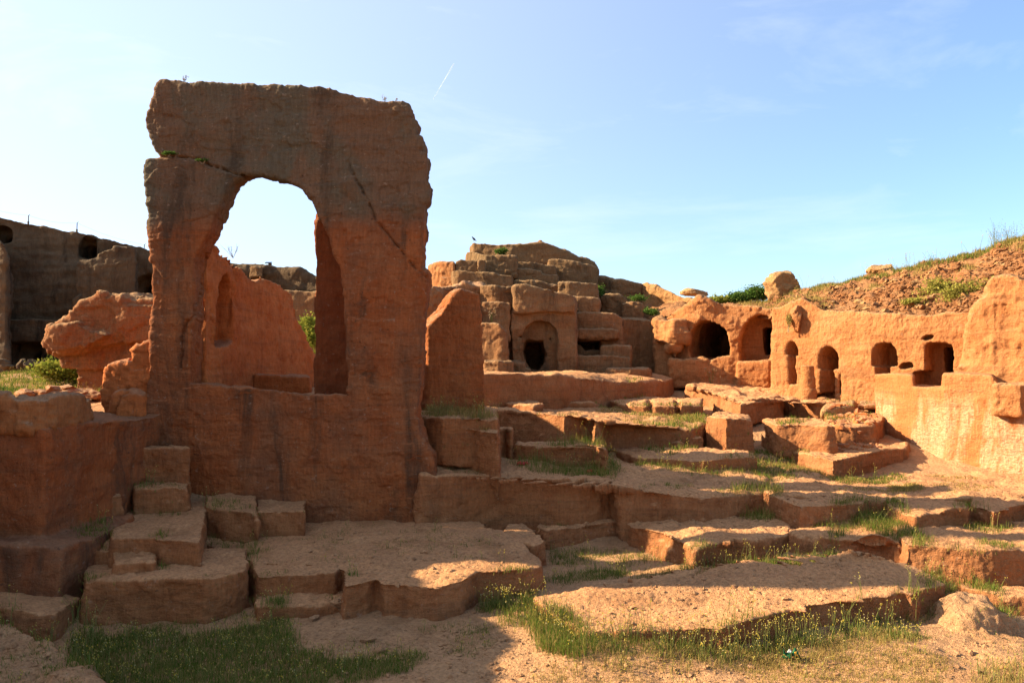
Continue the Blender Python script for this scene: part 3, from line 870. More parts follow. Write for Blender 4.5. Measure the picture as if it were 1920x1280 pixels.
block("flat slabs of broken rock by the foot of the leaning slab", [(909,752,0.78),(960,757,0.79),(1000,759,0.79),(1019,757,0.78),(1000,748,0.74),(930,745,0.72)], 2.1, vox=0.034, seed=58)
block("long shaded bench below the tomb doorway",
      [('d',900,17.7,0.12),(962,701.2,0.136),(1030,702.5,0.155),(1067,706.5,0.210),(1090,713,0.30),(1155,719,0.40),(1205,716,0.38),(1250,712.5,0.36),('d',1262,25,0.33),('d',1262,29,0.15),('d',900,29,0.05)], 1.9,
      name="rock_ledge", cat="rock ledge", vox=0.045, flare=0.12, big=0.07, bigs=0.7, seed=59)
block("sunlit ledge in front of the two tall niches",
      [(1288,725,0.54),(1310,731,0.62),(1340,740,0.70),(1386,753,0.78),(1420,751,0.78),(1462,748,0.78),(1482,750,0.79),(1530,757,0.85),(1604,757,0.85),('d',1604,20.8,0.78),('d',1470,24,0.60),('d',1300,26,0.45)], 1.6,
      name="rock_ledge", cat="rock ledge", vox=0.036, flare=0.06, big=0.07, mid=0.035, seed=60)
block("shaded squared block at the corner of the sunlit niche ledge", [(1387,757,0.80),(1425,754,0.80),(1464,752,0.80),(1470,746,0.76),(1392,748,0.74)], 1.9, vox=0.03, seed=61)
R = Rock()
R.slab([P(1540,770,18.2), P(1600,760,18.4), P(1602,750,18.9), P(1545,756,18.9)], P(1540,782,18.2).z, 0.0)
rock("fallen_slab", R, M_PALE, "pale fallen slab tilted on red rubble below the niche wall", "fallen slab", voxel=0.03, big=0.03, mid=0.02, seed=62)
R = Rock()
R.slab([P(1608,758,18.6), P(1646,758,18.5), P(1648,752,19.1), P(1612,751,19.1)], P(1608,768,18.5).z, 0.0)
rock("fallen_slab", R, M_ROCK, "small dark slab against the corner of the plastered wall", "fallen slab", voxel=0.03, big=0.03, mid=0.02, seed=63)

# leaning slab right of the arch
R = Rock()
R.plate([(803,612),(813,602),(828,588),(841,569),(853,551),(864,543),(884,548),(898,552),(902,575),(905,640),(907,720),(910,790),(803,790),(802,700)], 14.6, 0.45, dfun=lambda x, y: 14.45 + (x - 800) / 110 * 0.30, back=(-0.50, 1, 0))
rock("standing_slab", R, M_SLAB, "tall upright slab with a sunlit left edge, right of the arch", "standing slab", voxel=0.026, big=0.035, mid=0.016, fine=0.008, seed=64, erode=0.3, it=3)

# ------------------------------------------------------------------ the stepped tomb cliff in the middle
root = empty("tomb_cliff", P(1010, 705, 25), "stepped rock cliff with an arched tomb doorway in the centre", "cliff")
def tier(name, parts, mat=M_CLIFF, vox=0.036, carve=None, thing=None, split=None, mats=None, **kw):
    """parts of one cliff: each tier of the rock is a child of its cliff"""
    R = Rock()
    for a in parts:
        if isinstance(a, dict):
            R.wall(**a)
        else:
            f, yb, th = a
            R.wall(f, ybot=yb, thick=th)
    for c in carve or []:
        R.carve(**c)
    k = dict(big=0.028, bigs=0.7, mid=0.012, mids=3.0, fine=0.012, fines=10, strata=0.018, erode=0.35, it=3, flake=0.03, pit=0.0, seed=sum(ord(ch) for ch in str(parts)) % 991)
    k.update(kw)
    regs = R.regions
    V, L, S = R.fuse(vox)
    st = np.concatenate(([0], np.cumsum(S)[:-1]))
    fid = np.repeat(np.arange(len(S)), S)
    C = np.stack([np.bincount(fid, V[L, j], len(S)) for j in range(3)], 1) / S[:, None]
    lab = np.full(len(S), -1)
    nm = []
    for (r, A, u, nrm, poly, depth) in regs:
        q = C - np.array(A)
        w = q @ np.array(nrm)
        uv = np.stack([q @ np.array(u), C[:, 2]], 1)
        cc = poly.mean(0)
        ex = cc + (poly - cc) * (1 + 2.6 * vox / max(np.ptp(poly[:, 0]) * 0.5, 0.05))
        m = inside(ex, uv) & (w < -0.7 * vox) & (w > -depth - 3 * vox)
        lab[m] = len(nm)
        nm.append(r)
    V = weather(V, L, S, vox, **k)
    N = vnormals(V, L, S)
    body = None
    for j in [-1] + list(range(len(nm))):
        f = lab == j
        if not f.any():
            continue
        keep = np.repeat(f, S)
        used, inv = np.unique(L[keep], return_inverse=True)
        par = (thing or root)
        o = place(name if j < 0 else nm[j], V[used], inv.astype(np.int32), S[f], (mats or {}).get(nm[j] if j >= 0 else name, mat), parent=par, normals=N[used])
        if j < 0:
            body = o
        elif body is not None and body.parent is par:
            o.parent = body
    return body

door = [(986,637),(995,635),(1022,636),(1021,647),(1026,662),(1022,682),(1012,695),(997,696),(987,680),(981,655)]
archn = [(978,704),(978,637)] + [(1012 + 33.5 * math.cos(a), 635 - 35 * math.sin(a)) for a in np.linspace(math.pi, 0, 13)] + [(1046,704)]
tier("tomb_facade", [([(960,585,24.6),(1081,586,24.6)], 712, 4.5), ([(963,536,24.45),(987,534,24.4),(1045,546,24.4),(1077,554,24.45),(1079,584,24.45)], 586, 2.0)], vox=0.04,
     carve=[dict(outline=archn, l=(960, 24.6), r=(1081, 24.6), depth=0.35, out=0.4, name='arched_niche'),
            dict(outline=door, l=(960, 24.6), r=(1081, 24.6), depth=3.0, out=-0.2, inner=0.0, name='doorway'),
            dict(outline=[(972,628),(978,628),(978,634),(972,634)], l=(960, 24.6), r=(1081, 24.6), depth=0.6, out=0.3),
            dict(outline=[(1030,631),(1037,631),(1037,638),(1030,638)], l=(960, 24.6), r=(1081, 24.6), depth=1.0, out=0.3)], erode=0.7, it=5, big=0.04)
tier("doorway_step", [([(961,678,24.1),(984,680,24.1),(986,690,24.1),(996,692,24.1)], 712, 0.7)])
tier("rock_pier", [([(901,537,25.2),(930,536,25.0),(963,536,25.1)], 712, 2.5)])
tier("rounded_block", [([(900,607,23.4),(925,605,23.3),(938,609,23.2),(946,620,23.2),(950,640,23.2),(952,672,23.2)], 690, 1.5)], vox=0.04)
tier("rock_bench", [([(908,676,22.3),(935,677,22.2),(960,679,22.3)], 745, 2.5)])
tier("rock_tier", [([(848,507,26.4),(858,506,26.3),(910,512,26.2),(961,517,26.2)], 545, 2.5)])
tier("rock_tier", [([(855,490,27.2),(862,487,27.2),(896,490,27.2)], 512, 1.8)])
tier("rock_tier", [([(895,488,27.0),(911,487,27.0)], 515, 1.8)])
tier("rock_tier", [([(805,498,28.2),(812,495,27.8),(831,490,27.4),(832,492,27.4),(852,492,27.2)], 560, 2.0)], mat=M_ROCK)
tier("rock_tier", [([(826,518,27.0),(850,518,26.8)], 545, 1.5)], mat=M_ROCK)
tier("broken_flank", [([(792,560,23.5),(805,540,24.0),(830,536,24.5),(868,530,25.3),(905,540,25.5)], 700, 2.5)], mat=M_ROCK, big=0.16, bigs=1.0, mid=0.06, erode=0.6, it=6)
tier("rock_tier", [([(875,474,29.0),(885,471,28.8),(910,478,28.2),(968,482,28.2)], 520, 2.5)])
tier("summit", [([(886,453,31.5),(910,455,31.3),(935,458,31.2),(955,459,31.1),(980,457,31),(996,455,31),(1014,455,31),(1029,459,31),(1050,466,31),(1075,476,31),(1084,482,31),(1100,485,31),(1110,490,31),(1118,496,31)], 560, 6.0)], vox=0.06,
     big=0.08, strata=0.05)
tier("rock_tier", [([(966,490,29.4),(1000,492,29.4),(1020,497,29.4),(1042,498,29.4)], 515, 2.0)])
tier("rock_tier", [([(967,504,28.3),(1014,507,28.2),(1017,514,28.2),(1047,514,28.2)], 560, 2.5)])
tier("rock_tier", [([(1047,529,27.2),(1070,529,27.1),(1105,532,27.1),(1121,534,27.2)], 600, 3.0)])
tier("rock_tier", [([(1028,486,30.5),(1060,487,30.4),(1090,493,30.4),(1119,502,30.5)], 560, 2.0)], vox=0.05)
tier("rock_tier", [([(964,524,27.9),(985,526,27.8),(1010,528,27.8),(1046,537,27.8)], 560, 1.5)])
tier("rock_tier", [([(1052,556,26.7),(1085,557,26.6),(1123,560,26.6)], 590, 1.5)])
tier("rock_tier", [([(905,566,24.6),(935,565,24.5),(956,567,24.5)], 640, 0.8)])
tier("rock_tier", [([(1084,618,25.7),(1120,617,25.7),(1160,619,25.6)], 634, 1.0)])
tier("rock_shoulder", [([(1119,515,31.2),(1135,516,31.2),(1150,521,31),(1180,528,31),(1202,533,31)], 575, 4.0)], strata=0.06)
tier("rounded_block", [([(1126,556,29.2),(1140,551,29),(1160,552,29),(1172,560,29),(1178,570,29)], 610, 2.0)])
tier("rounded_block", [([(1168,570,28.6),(1185,565,28.4),(1206,569,28.4)], 615, 2.0)])
tier("rock_tier", [([(1079,587,26.2),(1100,586,26.1),(1150,587,26.1),(1162,593,26.1),(1168,598,26.1)], 710, 2.5)],
     carve=[dict(outline=[(1079,637),(1127,638),(1128,657),(1096,659),(1090,650),(1079,646)], l=(1079, 26.15), r=(1168, 26.1), depth=2.2, name='tomb_opening')])
tier("rock_bench", [([(1126,648,25.4),(1150,647,25.3),(1182,649,25.3)], 715, 1.2)])
tier("rock_bench", [([(1081,667,24.9),(1120,667,24.8),(1182,669,24.8)], 722, 1.2)])
tier("rock_bench", [([(1140,692,24.3),(1180,692,24.2),(1216,690,24.3),(1221,694,24.4)], 728, 1.2)])
tier("curved_wall", [([(1163,598,26.6),(1180,597,26.9),(1200,598,27.2),(1225,601,27.2),(1248,603,26.6),(1262,612,25.8),(1266,640,25.3)], 728, 2.0)], big=0.1, it=14)
tier("sunlit_shoulder", [([(1196,535,31.4),(1212,529,30.8),(1242,540,30.2),(1272,553,29.6),(1300,562,29.2),(1350,576,28.4)], 620, 3.0)], mat=M_PALE, big=0.12, bigs=0.6)

# ------------------------------------------------------------------ the cave cliff right of it
root = empty("cave_cliff", P(1350, 720, 25), "sunlit cliff with one wide dark cave and one arched niche", "cliff")
cave = [(1296,672),(1291,650),(1292,635),(1297,618),(1307,606),(1322,602),(1342,605),(1358,614),(1366,628),(1369,645),(1369,668),(1345,670),(1331,676),(1318,669)]
nch = [(1388,680),(1385,655),(1387,630),(1393,610),(1406,595),(1424,588),(1438,591),(1449,602),(1453,611),(1450,626),(1448,655),(1446,680)]
tier("rock_face", [([(1228,606,26.2),(1245,598,26),(1265,588,25.8),(1290,573,25.4),(1312,557,25.1),(1330,562,25),(1355,571,24.9),(1395,573,24.7),(1420,575,24.5),(1450,581,24.3),(1475,578,24.0),(1490,590,23.9),(1580,600,23.4)], 728, 6.5),
                  ([(1256,673,25.3),(1290,674,25.1),(1318,676,25.0),(1331,679,25.0),(1345,673,24.95),(1372,672,24.8)], 728, 0.6),
                  ([(1384,680,24.55),(1442,680,24.25)], 728, 0.5)], mat=M_WALL, vox=0.036, big=0.07, erode=0.5,
     carve=[dict(outline=cave, l=(1290, 25.4), r=(1372, 24.8), depth=5.0, name='cave', shrink=1.05),
            dict(outline=nch, l=(1384, 24.75), r=(1455, 24.25), depth=0.85, name='arched_niche'),
            dict(outline=[(1426,664),(1424,616),(1451,615),(1450,660),(1437,664)], l=(1384, 24.75), r=(1455, 24.25), depth=3.2, out=-0.3, shrink=1.5, name='doorway')])
tier("overhang", [([(1230,603,25.9),(1245,600,25.5),(1262,598,25.2),(1288,600,25.2)], 640, 1.2), ([(1250,630,25.5),(1262,630,25.3),(1275,630,25.3)], 656, 1.0)], mat=M_WALL, big=0.14, bigs=1.0, mid=0.05, it=6, erode=0.6)

# ------------------------------------------------------------------ the niche wall on the right
root = empty("niche_wall", P(1700, 800, 17), "tall sunlit orange wall on the right with a row of arched niches", "rock wall")
st_ = [(1450,580,21.6),(1465,577,21.4),(1485,568,21.1),(1504,559,20.85),(1525,571,20.6),(1545,581,20.35),(1605,585,19.65),(1640,588,19.25),(1680,589,18.85),(1720,591,18.5),(1751,592,18.25),(1777,586,18.05),(1815,585,17.75),(1870,560,17.35),(1920,540,17.0),(2000,520,16.4),(2110,500,15.6)]
def dW(px):
    return float(np.interp(px, [s[0] for s in st_], [s[2] for s in st_]))
def archpoly(x0, x1, ytop, yspring, ybot, n=10):
    cx, r = (x0 + x1) / 2, (x1 - x0) / 2
    return [(x0, ybot)] + [(cx - r * math.cos(a), yspring - (yspring - ytop) * math.sin(a)) for a in np.linspace(0, math.pi, n)] + [(x1, ybot)]
def lr(x0, x1):
    return dict(l=(x0, dW(x0)), r=(x1, dW(x1)))
tier("rock_face", [(st_, 800, 5.0)], mat=M_WALL, vox=0.025, big=0.035, bigs=0.7, mid=0.012, mids=5, fine=0.012, fines=14, it=4, erode=0.5, flake=0.012, pit=0.008,
     carve=[dict(outline=archpoly(1472,1498,637,662,668), depth=0.62, name='arched_niche', **lr(1472,1498)),
            dict(outline=[(1476,668),(1494,668),(1495,722),(1478,722)], depth=0.55, name='niche_shaft', **lr(1472,1498)),
            dict(outline=archpoly(1533,1574,648,675,694), depth=1.0, name='arched_niche', **lr(1533,1574)),
            dict(outline=[(1537,694),(1565,694),(1568,706),(1568,752),(1516,752),(1516,736),(1537,735)], depth=0.75, name='niche_shaft', **lr(1533,1574)),
            dict(outline=archpoly(1634,1681,639,664,687), depth=0.9, name='arched_niche', **lr(1634,1681)),
            dict(outline=[(1641,687),(1668,687),(1668,702),(1641,702)], depth=0.7, name='niche_shaft', **lr(1634,1681)),
            dict(outline=[(1733,695),(1734,648),(1742,641),(1775,641),(1786,645),(1788,670),(1789,698),(1770,700),(1767,728),(1712,728),(1711,697)], depth=0.7, name='square_recess', **lr(1712,1790)),
            dict(outline=[(1752,650),(1785,648),(1786,694),(1768,698),(1765,722),(1752,722)], depth=4.2, out=-0.3, name='doorway', shrink=1.5, **lr(1712,1790)),
            dict(outline=[(1725,639),(1734,628),(1752,626),(1748,636)], depth=0.25, **lr(1712,1790)),
            dict(outline=[(1684,691),(1690,681),(1710,679),(1712,689)], depth=0.35, **lr(1680,1712)),
            dict(outline=[(1571,740),(1573,698),(1578,700),(1579,741)], depth=0.4, **lr(1565,1585)),
            dict(outline=[(1870,722),(1874,703),(1895,696),(1920,690),(1960,690),(1960,722)], depth=1.5, name='cave', **lr(1860,1960))])
rb = tier("rough_outcrop", [([(1796,712,17.0),(1806,660,16.9),(1820,592,16.7),(1835,565,16.55),(1852,549,16.4),(1860,522,16.3),(1875,518,16.2),(1890,514,16.1),(1905,520,15.95),(1930,526,15.75),(2000,505,15.2),(2100,490,14.5),(2400,460,13.1),(2800,430,11.6)], 730, 2.4)], mat=M_WALL,
     vox=0.030, big=0.09, bigs=0.8, mid=0.022, mids=3.5, fine=0.018, it=8, erode=0.8, flake=0.03, pit=0.006)
w2 = [(1643,704,18.5),(1660,703,18.05),(1700,703,17.15),(1711,705,16.95),(1713,727,16.9),(1768,728,16.2),(1771,704,16.15),(1800,700,15.9),(1860,704,15.4),(1872,722,15.3),(1925,721,14.95),(1990,715,14.5),(2110,710,13.9),(2400,706,12.5),(2800,702,11.0)]
tier("plastered_wall", [dict(front=w2, ybot=915, thick=1.6, batter=0.16)], mat=M_PLASTER, vox=0.026, big=0.035, bigs=0.6, mid=0.008, fine=0.009, it=4, erode=0.4, flake=0.010)
tier("projecting_block", [([(1864,722,15.1),(1914,721,14.75),(1926,721,14.85)], 777, 0.6)], mat=M_WALL, vox=0.026, big=0.015, mid=0.012, it=4)
R_ = Rock()
c0 = P(1514, 735, 20.2)
def ring(z, r):
    return [Vector((c0.x + r * math.cos(a), c0.y + r * math.sin(a), z)) for a in np.linspace(0, 2 * math.pi, 17)[:-1]]
add_prism(R_.bm, ring(c0.z + 0.66, 0.15), ring(c0.z - 0.2, 0.17))
add_prism(R_.bm, ring(c0.z + 0.05, 0.20), ring(c0.z - 0.3, 0.20))
V, L, S = R_.fuse(0.025)
V = weather(V, L, S, 0.025, big=0.02, mid=0.015, it=6, seed=5)
place("column_stub", V, L, S, M_WALL, parent=root)

# ------------------------------------------------------------------ the dark cliff on the left, and on behind the arch
root = empty("shaded_cliff", P(130, 690, 29), "high dark shaded cliff at the far left with small arched openings", "cliff")
cl = [(-260,330,27.0),(-120,375,28.0),(0,405,29),(20,408,29),(50,415,29.1),(78,424,29.2),(95,428,29.2),(130,432,29.3),(136,431,29.3),(165,437,29.4),(215,447,29.6),(240,455,29.7),(290,470,30),(330,480,30.2),(420,492,30.5),(465,499,30.5),(500,497,30.4),(540,501,30.3),(570,509,30.2),(600,520,30),(680,530,30),(800,540,30)]
def dC(px):
    return float(np.interp(px, [s[0] for s in cl], [s[2] for s in cl]))
def lc(x0, x1):
    return dict(l=(x0, dC(x0)), r=(x1, dC(x1)))
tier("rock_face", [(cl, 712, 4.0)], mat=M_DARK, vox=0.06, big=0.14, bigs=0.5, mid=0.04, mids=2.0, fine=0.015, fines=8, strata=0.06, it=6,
     carve=[dict(outline=archpoly(-16,20,424,446,456), depth=0.8, name='arched_opening', **lc(-16,20)),
            dict(outline=[(-10,456),(19,456),(18,440),(-10,438)], depth=2.5, out=-0.4, **lc(-16,20)),
            dict(outline=archpoly(151,175,444,456,481), depth=0.7, name='arched_opening', **lc(151,175)),
            dict(outline=[(155,459),(173,459),(173,478),(168,482),(160,482),(155,478)], depth=2.6, out=-0.3, name='doorway', **lc(151,175)),
            dict(outline=archpoly(252,300,516,540,562), depth=0.8, name='arched_opening', **lc(252,300)),
            dict(outline=archpoly(266,300,525,535,562), depth=2.6, out=-0.4, name='doorway', **lc(252,300)),
            dict(outline=archpoly(22,76,621,650,682), depth=0.5, name='arched_niche', **lc(22,76)),
            dict(outline=[(53,657),(72,657),(72,682),(53,682)], depth=2.4, out=-0.2, name='doorway', **lc(22,76))])
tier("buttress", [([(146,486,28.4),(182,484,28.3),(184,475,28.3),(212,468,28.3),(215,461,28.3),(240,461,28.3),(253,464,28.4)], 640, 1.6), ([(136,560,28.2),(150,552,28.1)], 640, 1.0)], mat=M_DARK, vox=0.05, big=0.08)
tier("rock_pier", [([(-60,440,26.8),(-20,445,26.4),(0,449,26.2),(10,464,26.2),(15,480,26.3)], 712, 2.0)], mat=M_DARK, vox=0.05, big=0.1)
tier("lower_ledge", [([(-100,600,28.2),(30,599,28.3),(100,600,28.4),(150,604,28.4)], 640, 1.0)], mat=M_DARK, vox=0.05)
tier("sunlit_top", [([(466,500,29.7),(480,498,29.6),(492,499,29.6)], 520, 1.0)], mat=M_CLIFF, vox=0.05, big=0.12)
tier("rock_step", [([(490,548,28.6),(540,545,28.5),(600,546,28.4),(680,548,28.4)], 712, 1.5)], mat=M_CLIFF, vox=0.06)

# ------------------------------------------------------------------ rubble hillside above the niche wall
sky_ = [(1180,560,33),(1280,562,32),(1345,572,30),(1390,570,29),(1440,570,27.5),(1480,558,26.5),(1515,551,25.8),(1552,534,25.2),(1600,526,24.6),(1646,519,24.0),(1695,505,23.4),(1777,491,22.8),(1845,474,22.2),(1920,451,21.6),(2000,425,21),(2120,390,20)]
low_ = [(1180,612,29),(1300,566,27.6),(1395,580,25.6),(1440,588,24.6),(1475,588,22.2),(1504,572,21.5)] + [(px, y, dW(px) + 0.65) for px, y in [(1545,594),(1605,597),(1680,600),(1751,603),(1815,598),(1870,580),(1920,565),(2000,540),(2120,520)]]
NU, NV = 420, 110
rows = []
for u in range(NU + 1):
    px = 1180 + 940 * u / NU
    a = P(px, np.interp(px, [q[0] for q in low_], [q[1] for q in low_]), np.interp(px, [q[0] for q in low_], [q[2] for q in low_]))
    b = P(px, np.interp(px, [q[0] for q in sky_], [q[1] for q in sky_]), np.interp(px, [q[0] for q in sky_], [q[2] for q in sky_]))
    dr = Vector((b.x, b.y, 0)).normalized()
    col = [a - dr * 0.1 + Vector((0, 0, -0.15))]
    for v in range(NV + 1):
        t = v / NV
        q = a.lerp(b, t)
        q.z += 0.10 * math.sin(t * math.pi) * (b.z - a.z)
        col.append(q)
    col += [b + dr * 1.0 + Vector((0, 0, 0.02)), b + dr * 4 + Vector((0, 0, -0.15)), b + dr * 12 + Vector((0, 0, -0.6)), b + dr * 60 + Vector((0, 0, -3.2))]
    rows.append(col)
nr = len(rows[0])
hv = np.array([[q[:] for q in c] for c in rows]).reshape(-1, 3)
hv[:, 2] += 0.10 * fbm(hv * 1.1, 3, 61) + 0.05 * fbm(hv * 4, 3, 63) + 0.03 * fbm(hv * 11, 2, 64)
jj = (np.arange(NU)[:, None] * nr + np.arange(nr - 1)[None, :]).ravel()
hq = np.stack([jj, jj + nr, jj + nr + 1, jj + 1], 1).ravel()
hill = place("hillside", hv, hq, np.full(len(jj), 4), M_SLOPE, loc=(0, 0, 0))
tag(hill, "stony slope above the niche wall", "hillside", kind='structure')

# ------------------------------------------------------------------ earth bank, boulders, loose stones
R = Rock()
R.slab([PH(-120,1150,2.50), PH(25,1164,2.56), PH(105,1216,2.66), PH(168,1256,2.74), PH(190,1330,2.78), PH(-120,1330,2.72)], 0.05, 0.12)
rock("earth_bank", R, M_GROUND, "dark crumbling bank of stony earth in the bottom left corner", "earth bank", voxel=0.02, big=0.05, bigs=1.6, mid=0.03, mids=6, fine=0.015, fines=20, seed=70, it=14)

def icos(sub):
    bm = bmesh.new()
    bmesh.ops.create_icosphere(bm, subdivisions=sub, radius=1.0)
    V = np.array([v.co[:] for v in bm.verts])
    Fc = np.array([[v.index for v in f.verts] for f in bm.faces])
    bm.free()
    return V, Fc

def boulder(name, label, cat, c, r, seed, mat, sub=5, rot=0.0, planes=9, group=None, rough=0.10):
    """a lump with several flat broken faces"""
    V, Fc = icos(sub)
    rg = np.random.default_rng(seed)
    U = V.copy()
    for _ in range(planes):
        n = rg.normal(size=3); n /= np.linalg.norm(n)
        k = rg.uniform(0.45, 0.80)
        dd = U @ n
        U = U - np.maximum(dd - k, 0)[:, None] * n
    U = U + V * (rough * fbm(V * 2.2 + seed, 4, seed) + 0.4 * rough * fbm(V * 8 + seed, 3, seed + 4))[:, None]
    U = U * np.array(r)
    ca, sa = math.cos(rot), math.sin(rot)
    U = np.stack([U[:, 0] * ca - U[:, 1] * sa, U[:, 0] * sa + U[:, 1] * ca, U[:, 2]], 1) + np.array(c[:])
    return tag(place(name, U, Fc.ravel(), np.full(len(Fc), 3), mat), label, cat, group, 'thing')

boulder("boulder", "small flat boulder perched above the wide dark cave", "boulder", P(1303, 549, 27.5), (0.50, 0.4, 0.19), 3, M_PALE)
boulder("boulder", "big angular boulder on the skyline beside the green hedge", "boulder", P(1474, 546, 26.5), (0.82, 0.7, 0.66), 17, M_PALE, planes=12)
boulder("boulder", "pale boulder half buried in the skyline of the rubble slope", "boulder", P(1654, 513, 23.9), (0.47, 0.4, 0.32), 9, M_PALE)
boulder("boulder", "oval pale rock stuck upright in the slope above the narrowest niche", "boulder", P(1494, 597, 20.9), (0.20, 0.25, 0.34), 12, M_WALL)
boulder("boulder", "tiny pale stone on top of the summit of the stepped cliff", "boulder", P(1013, 454, 31.2), (0.10, 0.1, 0.08), 5, M_PALE, sub=3)
for i, (px, py, w, h, lab) in enumerate([
        (5, 683, 0.30, 0.20, "flat grey stone at the very left, before the dark cliff"), (22, 688, 0.28, 0.10, "low flat stone lying in front of the dark cliff"),
        (40, 684, 0.19, 0.24, "upright squared stone before the dark cliff, tallest of its row"), (58, 684, 0.22, 0.19, "broad squared stone under the small dark doorway of the left cliff"),
        (73, 686, 0.12, 0.14, "narrow short stone between two squared stones before the dark cliff"), (82, 683, 0.12, 0.22, "thin upright stone at the right end of the row before the dark cliff")]):
    boulder("squared_stone", lab, "stone", P(px, py, 24.5), (w, 0.2, h), 30 + i, M_DARK, sub=4, group="squared stones in front of the dark left cliff")
lab_ = ["long flat stone of the rubble heap", "rounded stone of the rubble heap", "small dark stone of the rubble heap", "tilted slab of the rubble heap", "pale lump of the rubble heap", "squat stone of the rubble heap",
        "broken red slab of the rubble heap", "wedge of rock in the rubble heap", "low stone of the rubble heap", "rough red lump of the rubble heap"]
where_ = ["at its left end", "behind the cap stone", "in the grass", "under the balanced rock", "beside the pedestal", "near the yellow flowers", "against the pedestal foot", "in the middle", "in front", "next to the buttress"]
for i, (px, py, w, h) in enumerate([(55,737,0.30,0.09),(78,741,0.24,0.11),(102,729,0.26,0.09),(120,735,0.22,0.12),(130,727,0.15,0.08),(92,746,0.25,0.1),(150,741,0.3,0.12),(137,733,0.2,0.07),(115,747,0.28,0.08),(172,740,0.26,0.13)]):
    boulder("loose_stone", lab_[i] + " left of the arch, " + where_[i], "stone", P(px, py, 14.6), (w, 0.22, h), 50 + i, M_ROCK, sub=4, rot=0.3 * i, group="loose stones heaped behind the left wall")

def stones(name, label, pts, sizes, mat, seed, sub=1):
    """a spread of stones nobody could count, one mesh"""
    V, Fc = icos(sub)
    rg = np.random.default_rng(seed)
    n = len(pts)
    k = len(V)
    jit = 1 + 0.45 * rg.uniform(-1, 1, (n, k))
    A = V[None] * jit[:, :, None]
    sc = np.asarray(sizes)[:, None] * np.stack([rg.uniform(0.7, 1.4, n), rg.uniform(0.7, 1.4, n), rg.uniform(0.45, 0.95, n)], 1)
    A = A * sc[:, None, :]
    th = rg.uniform(0, 6.28, n)
    c, s = np.cos(th)[:, None], np.sin(th)[:, None]
    A = np.stack([A[..., 0] * c - A[..., 1] * s, A[..., 0] * s + A[..., 1] * c, A[..., 2]], -1) + np.asarray(pts)[:, None, :]
    Fl = (Fc[None] + (np.arange(n) * k)[:, None, None]).reshape(-1)
    o = place(name, A.reshape(-1, 3), Fl, np.full(n * len(Fc), 3), mat, smooth=False, loc=(0, 0, 0))
    return tag(o, label, "stones", kind='stuff')

rg = np.random.default_rng(5)
hv3 = hv.reshape(NU + 1, nr, 3)
def hill_pts(n, u0, u1, v0, v1, dens=None):
    u = rg.uniform(u0, u1, n * 3); v = rg.uniform(v0, v1, n * 3)
    if dens is not None:
        k = rg.uniform(0, 1, n * 3) < dens(u, v)
        u, v = u[k], v[k]
    u, v = u[:n], v[:n]
    a = hv3[np.clip((u * NU).astype(int), 0, NU), np.clip(1 + (v * NV).astype(int), 1, NV + 1)]
    return a + rg.normal(0, 0.015, a.shape)
pts = hill_pts(10000, 0.28, 1.0, 0.0, 0.97, lambda u, v: 0.45 + 0.8 * fbm(np.stack([u * 26, v * 5, u * 0], 1), 3, 15))
stones("rubble", "loose rubble covering the slope above the niche wall", pts, np.exp(rg.normal(-3.6, 0.62, len(pts))), M_SLOPE, 3)
pts = hill_pts(260, 0.30, 1.0, 0.0, 0.97)
stones("coarse_rubble", "bigger stones among the rubble above the niche wall", pts, np.exp(rg.normal(-2.6, 0.30, len(pts))), M_PALE, 4, sub=2)

# ------------------------------------------------------------------ roots of plants: straight down onto whatever lies there
DG = bpy.context.evaluated_depsgraph_get()
DG.update()
def drop(xy, z0, zmin=-2, slope=0.35):
    out = []
    for x, y in xy:
        ok, loc, nor, idx, ob, mtx = scene.ray_cast(DG, Vector((x, y, z0)), Vector((0, 0, -1)), distance=z0 - zmin)
        if ok and nor.z > slope:
            out.append(loc[:])
    return np.array(out).reshape(-1, 3)

def area(poly, h, n, clump=0.0, seed=0, up=0.5, slope=0.35):
    """n random spots in the outline (photo pixels on a level h below the eye), dropped onto the surface"""
    q = np.array([PH(x, y, h)[:2] for x, y in poly])
    lo, hi = q.min(0), q.max(0)
    r = np.random.default_rng(seed + 100)
    c = r.uniform(lo, hi, (n * 12, 2))
    c = c[inside(q, c)]
    if clump:
        nz = fbm(np.stack([c[:, 0] * clump, c[:, 1] * clump, c[:, 0] * 0], 1), 3, seed)
        c = c[nz + r.uniform(-0.25, 0.25, len(c)) > 0.0]
    return drop(c[:n], EYE - h + up, EYE - h - 0.8, slope)

# ------------------------------------------------------------------ plants
def leaf_mat(name, a, b, c=None, trans=0.35):
    m = bpy.data.materials.new(name)
    m.use_nodes = True
    n, l = m.node_tree.nodes, m.node_tree.links
    n.clear()
    o = n.new('ShaderNodeOutputMaterial')
    geo = n.new('ShaderNodeNewGeometry')
    rp = n.new('ShaderNodeValToRGB')
    e = rp.color_ramp.elements
    e[0].color, e[1].color = (*a, 1), (*b, 1)
    if c:
        k = e.new(0.8); k.color = (*b, 1); e[-1].color = (*c, 1)
    l.new(geo.outputs['Random Per Island'], rp.inputs['Fac'])
    d = n.new('ShaderNodeBsdfDiffuse'); t = n.new('ShaderNodeBsdfTranslucent'); mx = n.new('ShaderNodeMixShader')
    mx.inputs['Fac'].default_value = trans
    l.new(rp.outputs['Color'], d.inputs['Color']); l.new(rp.outputs['Color'], t.inputs['Color'])
    l.new(d.outputs[0], mx.inputs[1]); l.new(t.outputs[0], mx.inputs[2]); l.new(mx.outputs[0], o.inputs['Surface'])
    return m
M_GRASS = leaf_mat("green_grass", (0.055, 0.095, 0.012), (0.130, 0.175, 0.026), (0.23, 0.21, 0.05))
M_DRY = leaf_mat("dry_grass", (0.22, 0.17, 0.045), (0.36, 0.23, 0.075), (0.15, 0.17, 0.035))
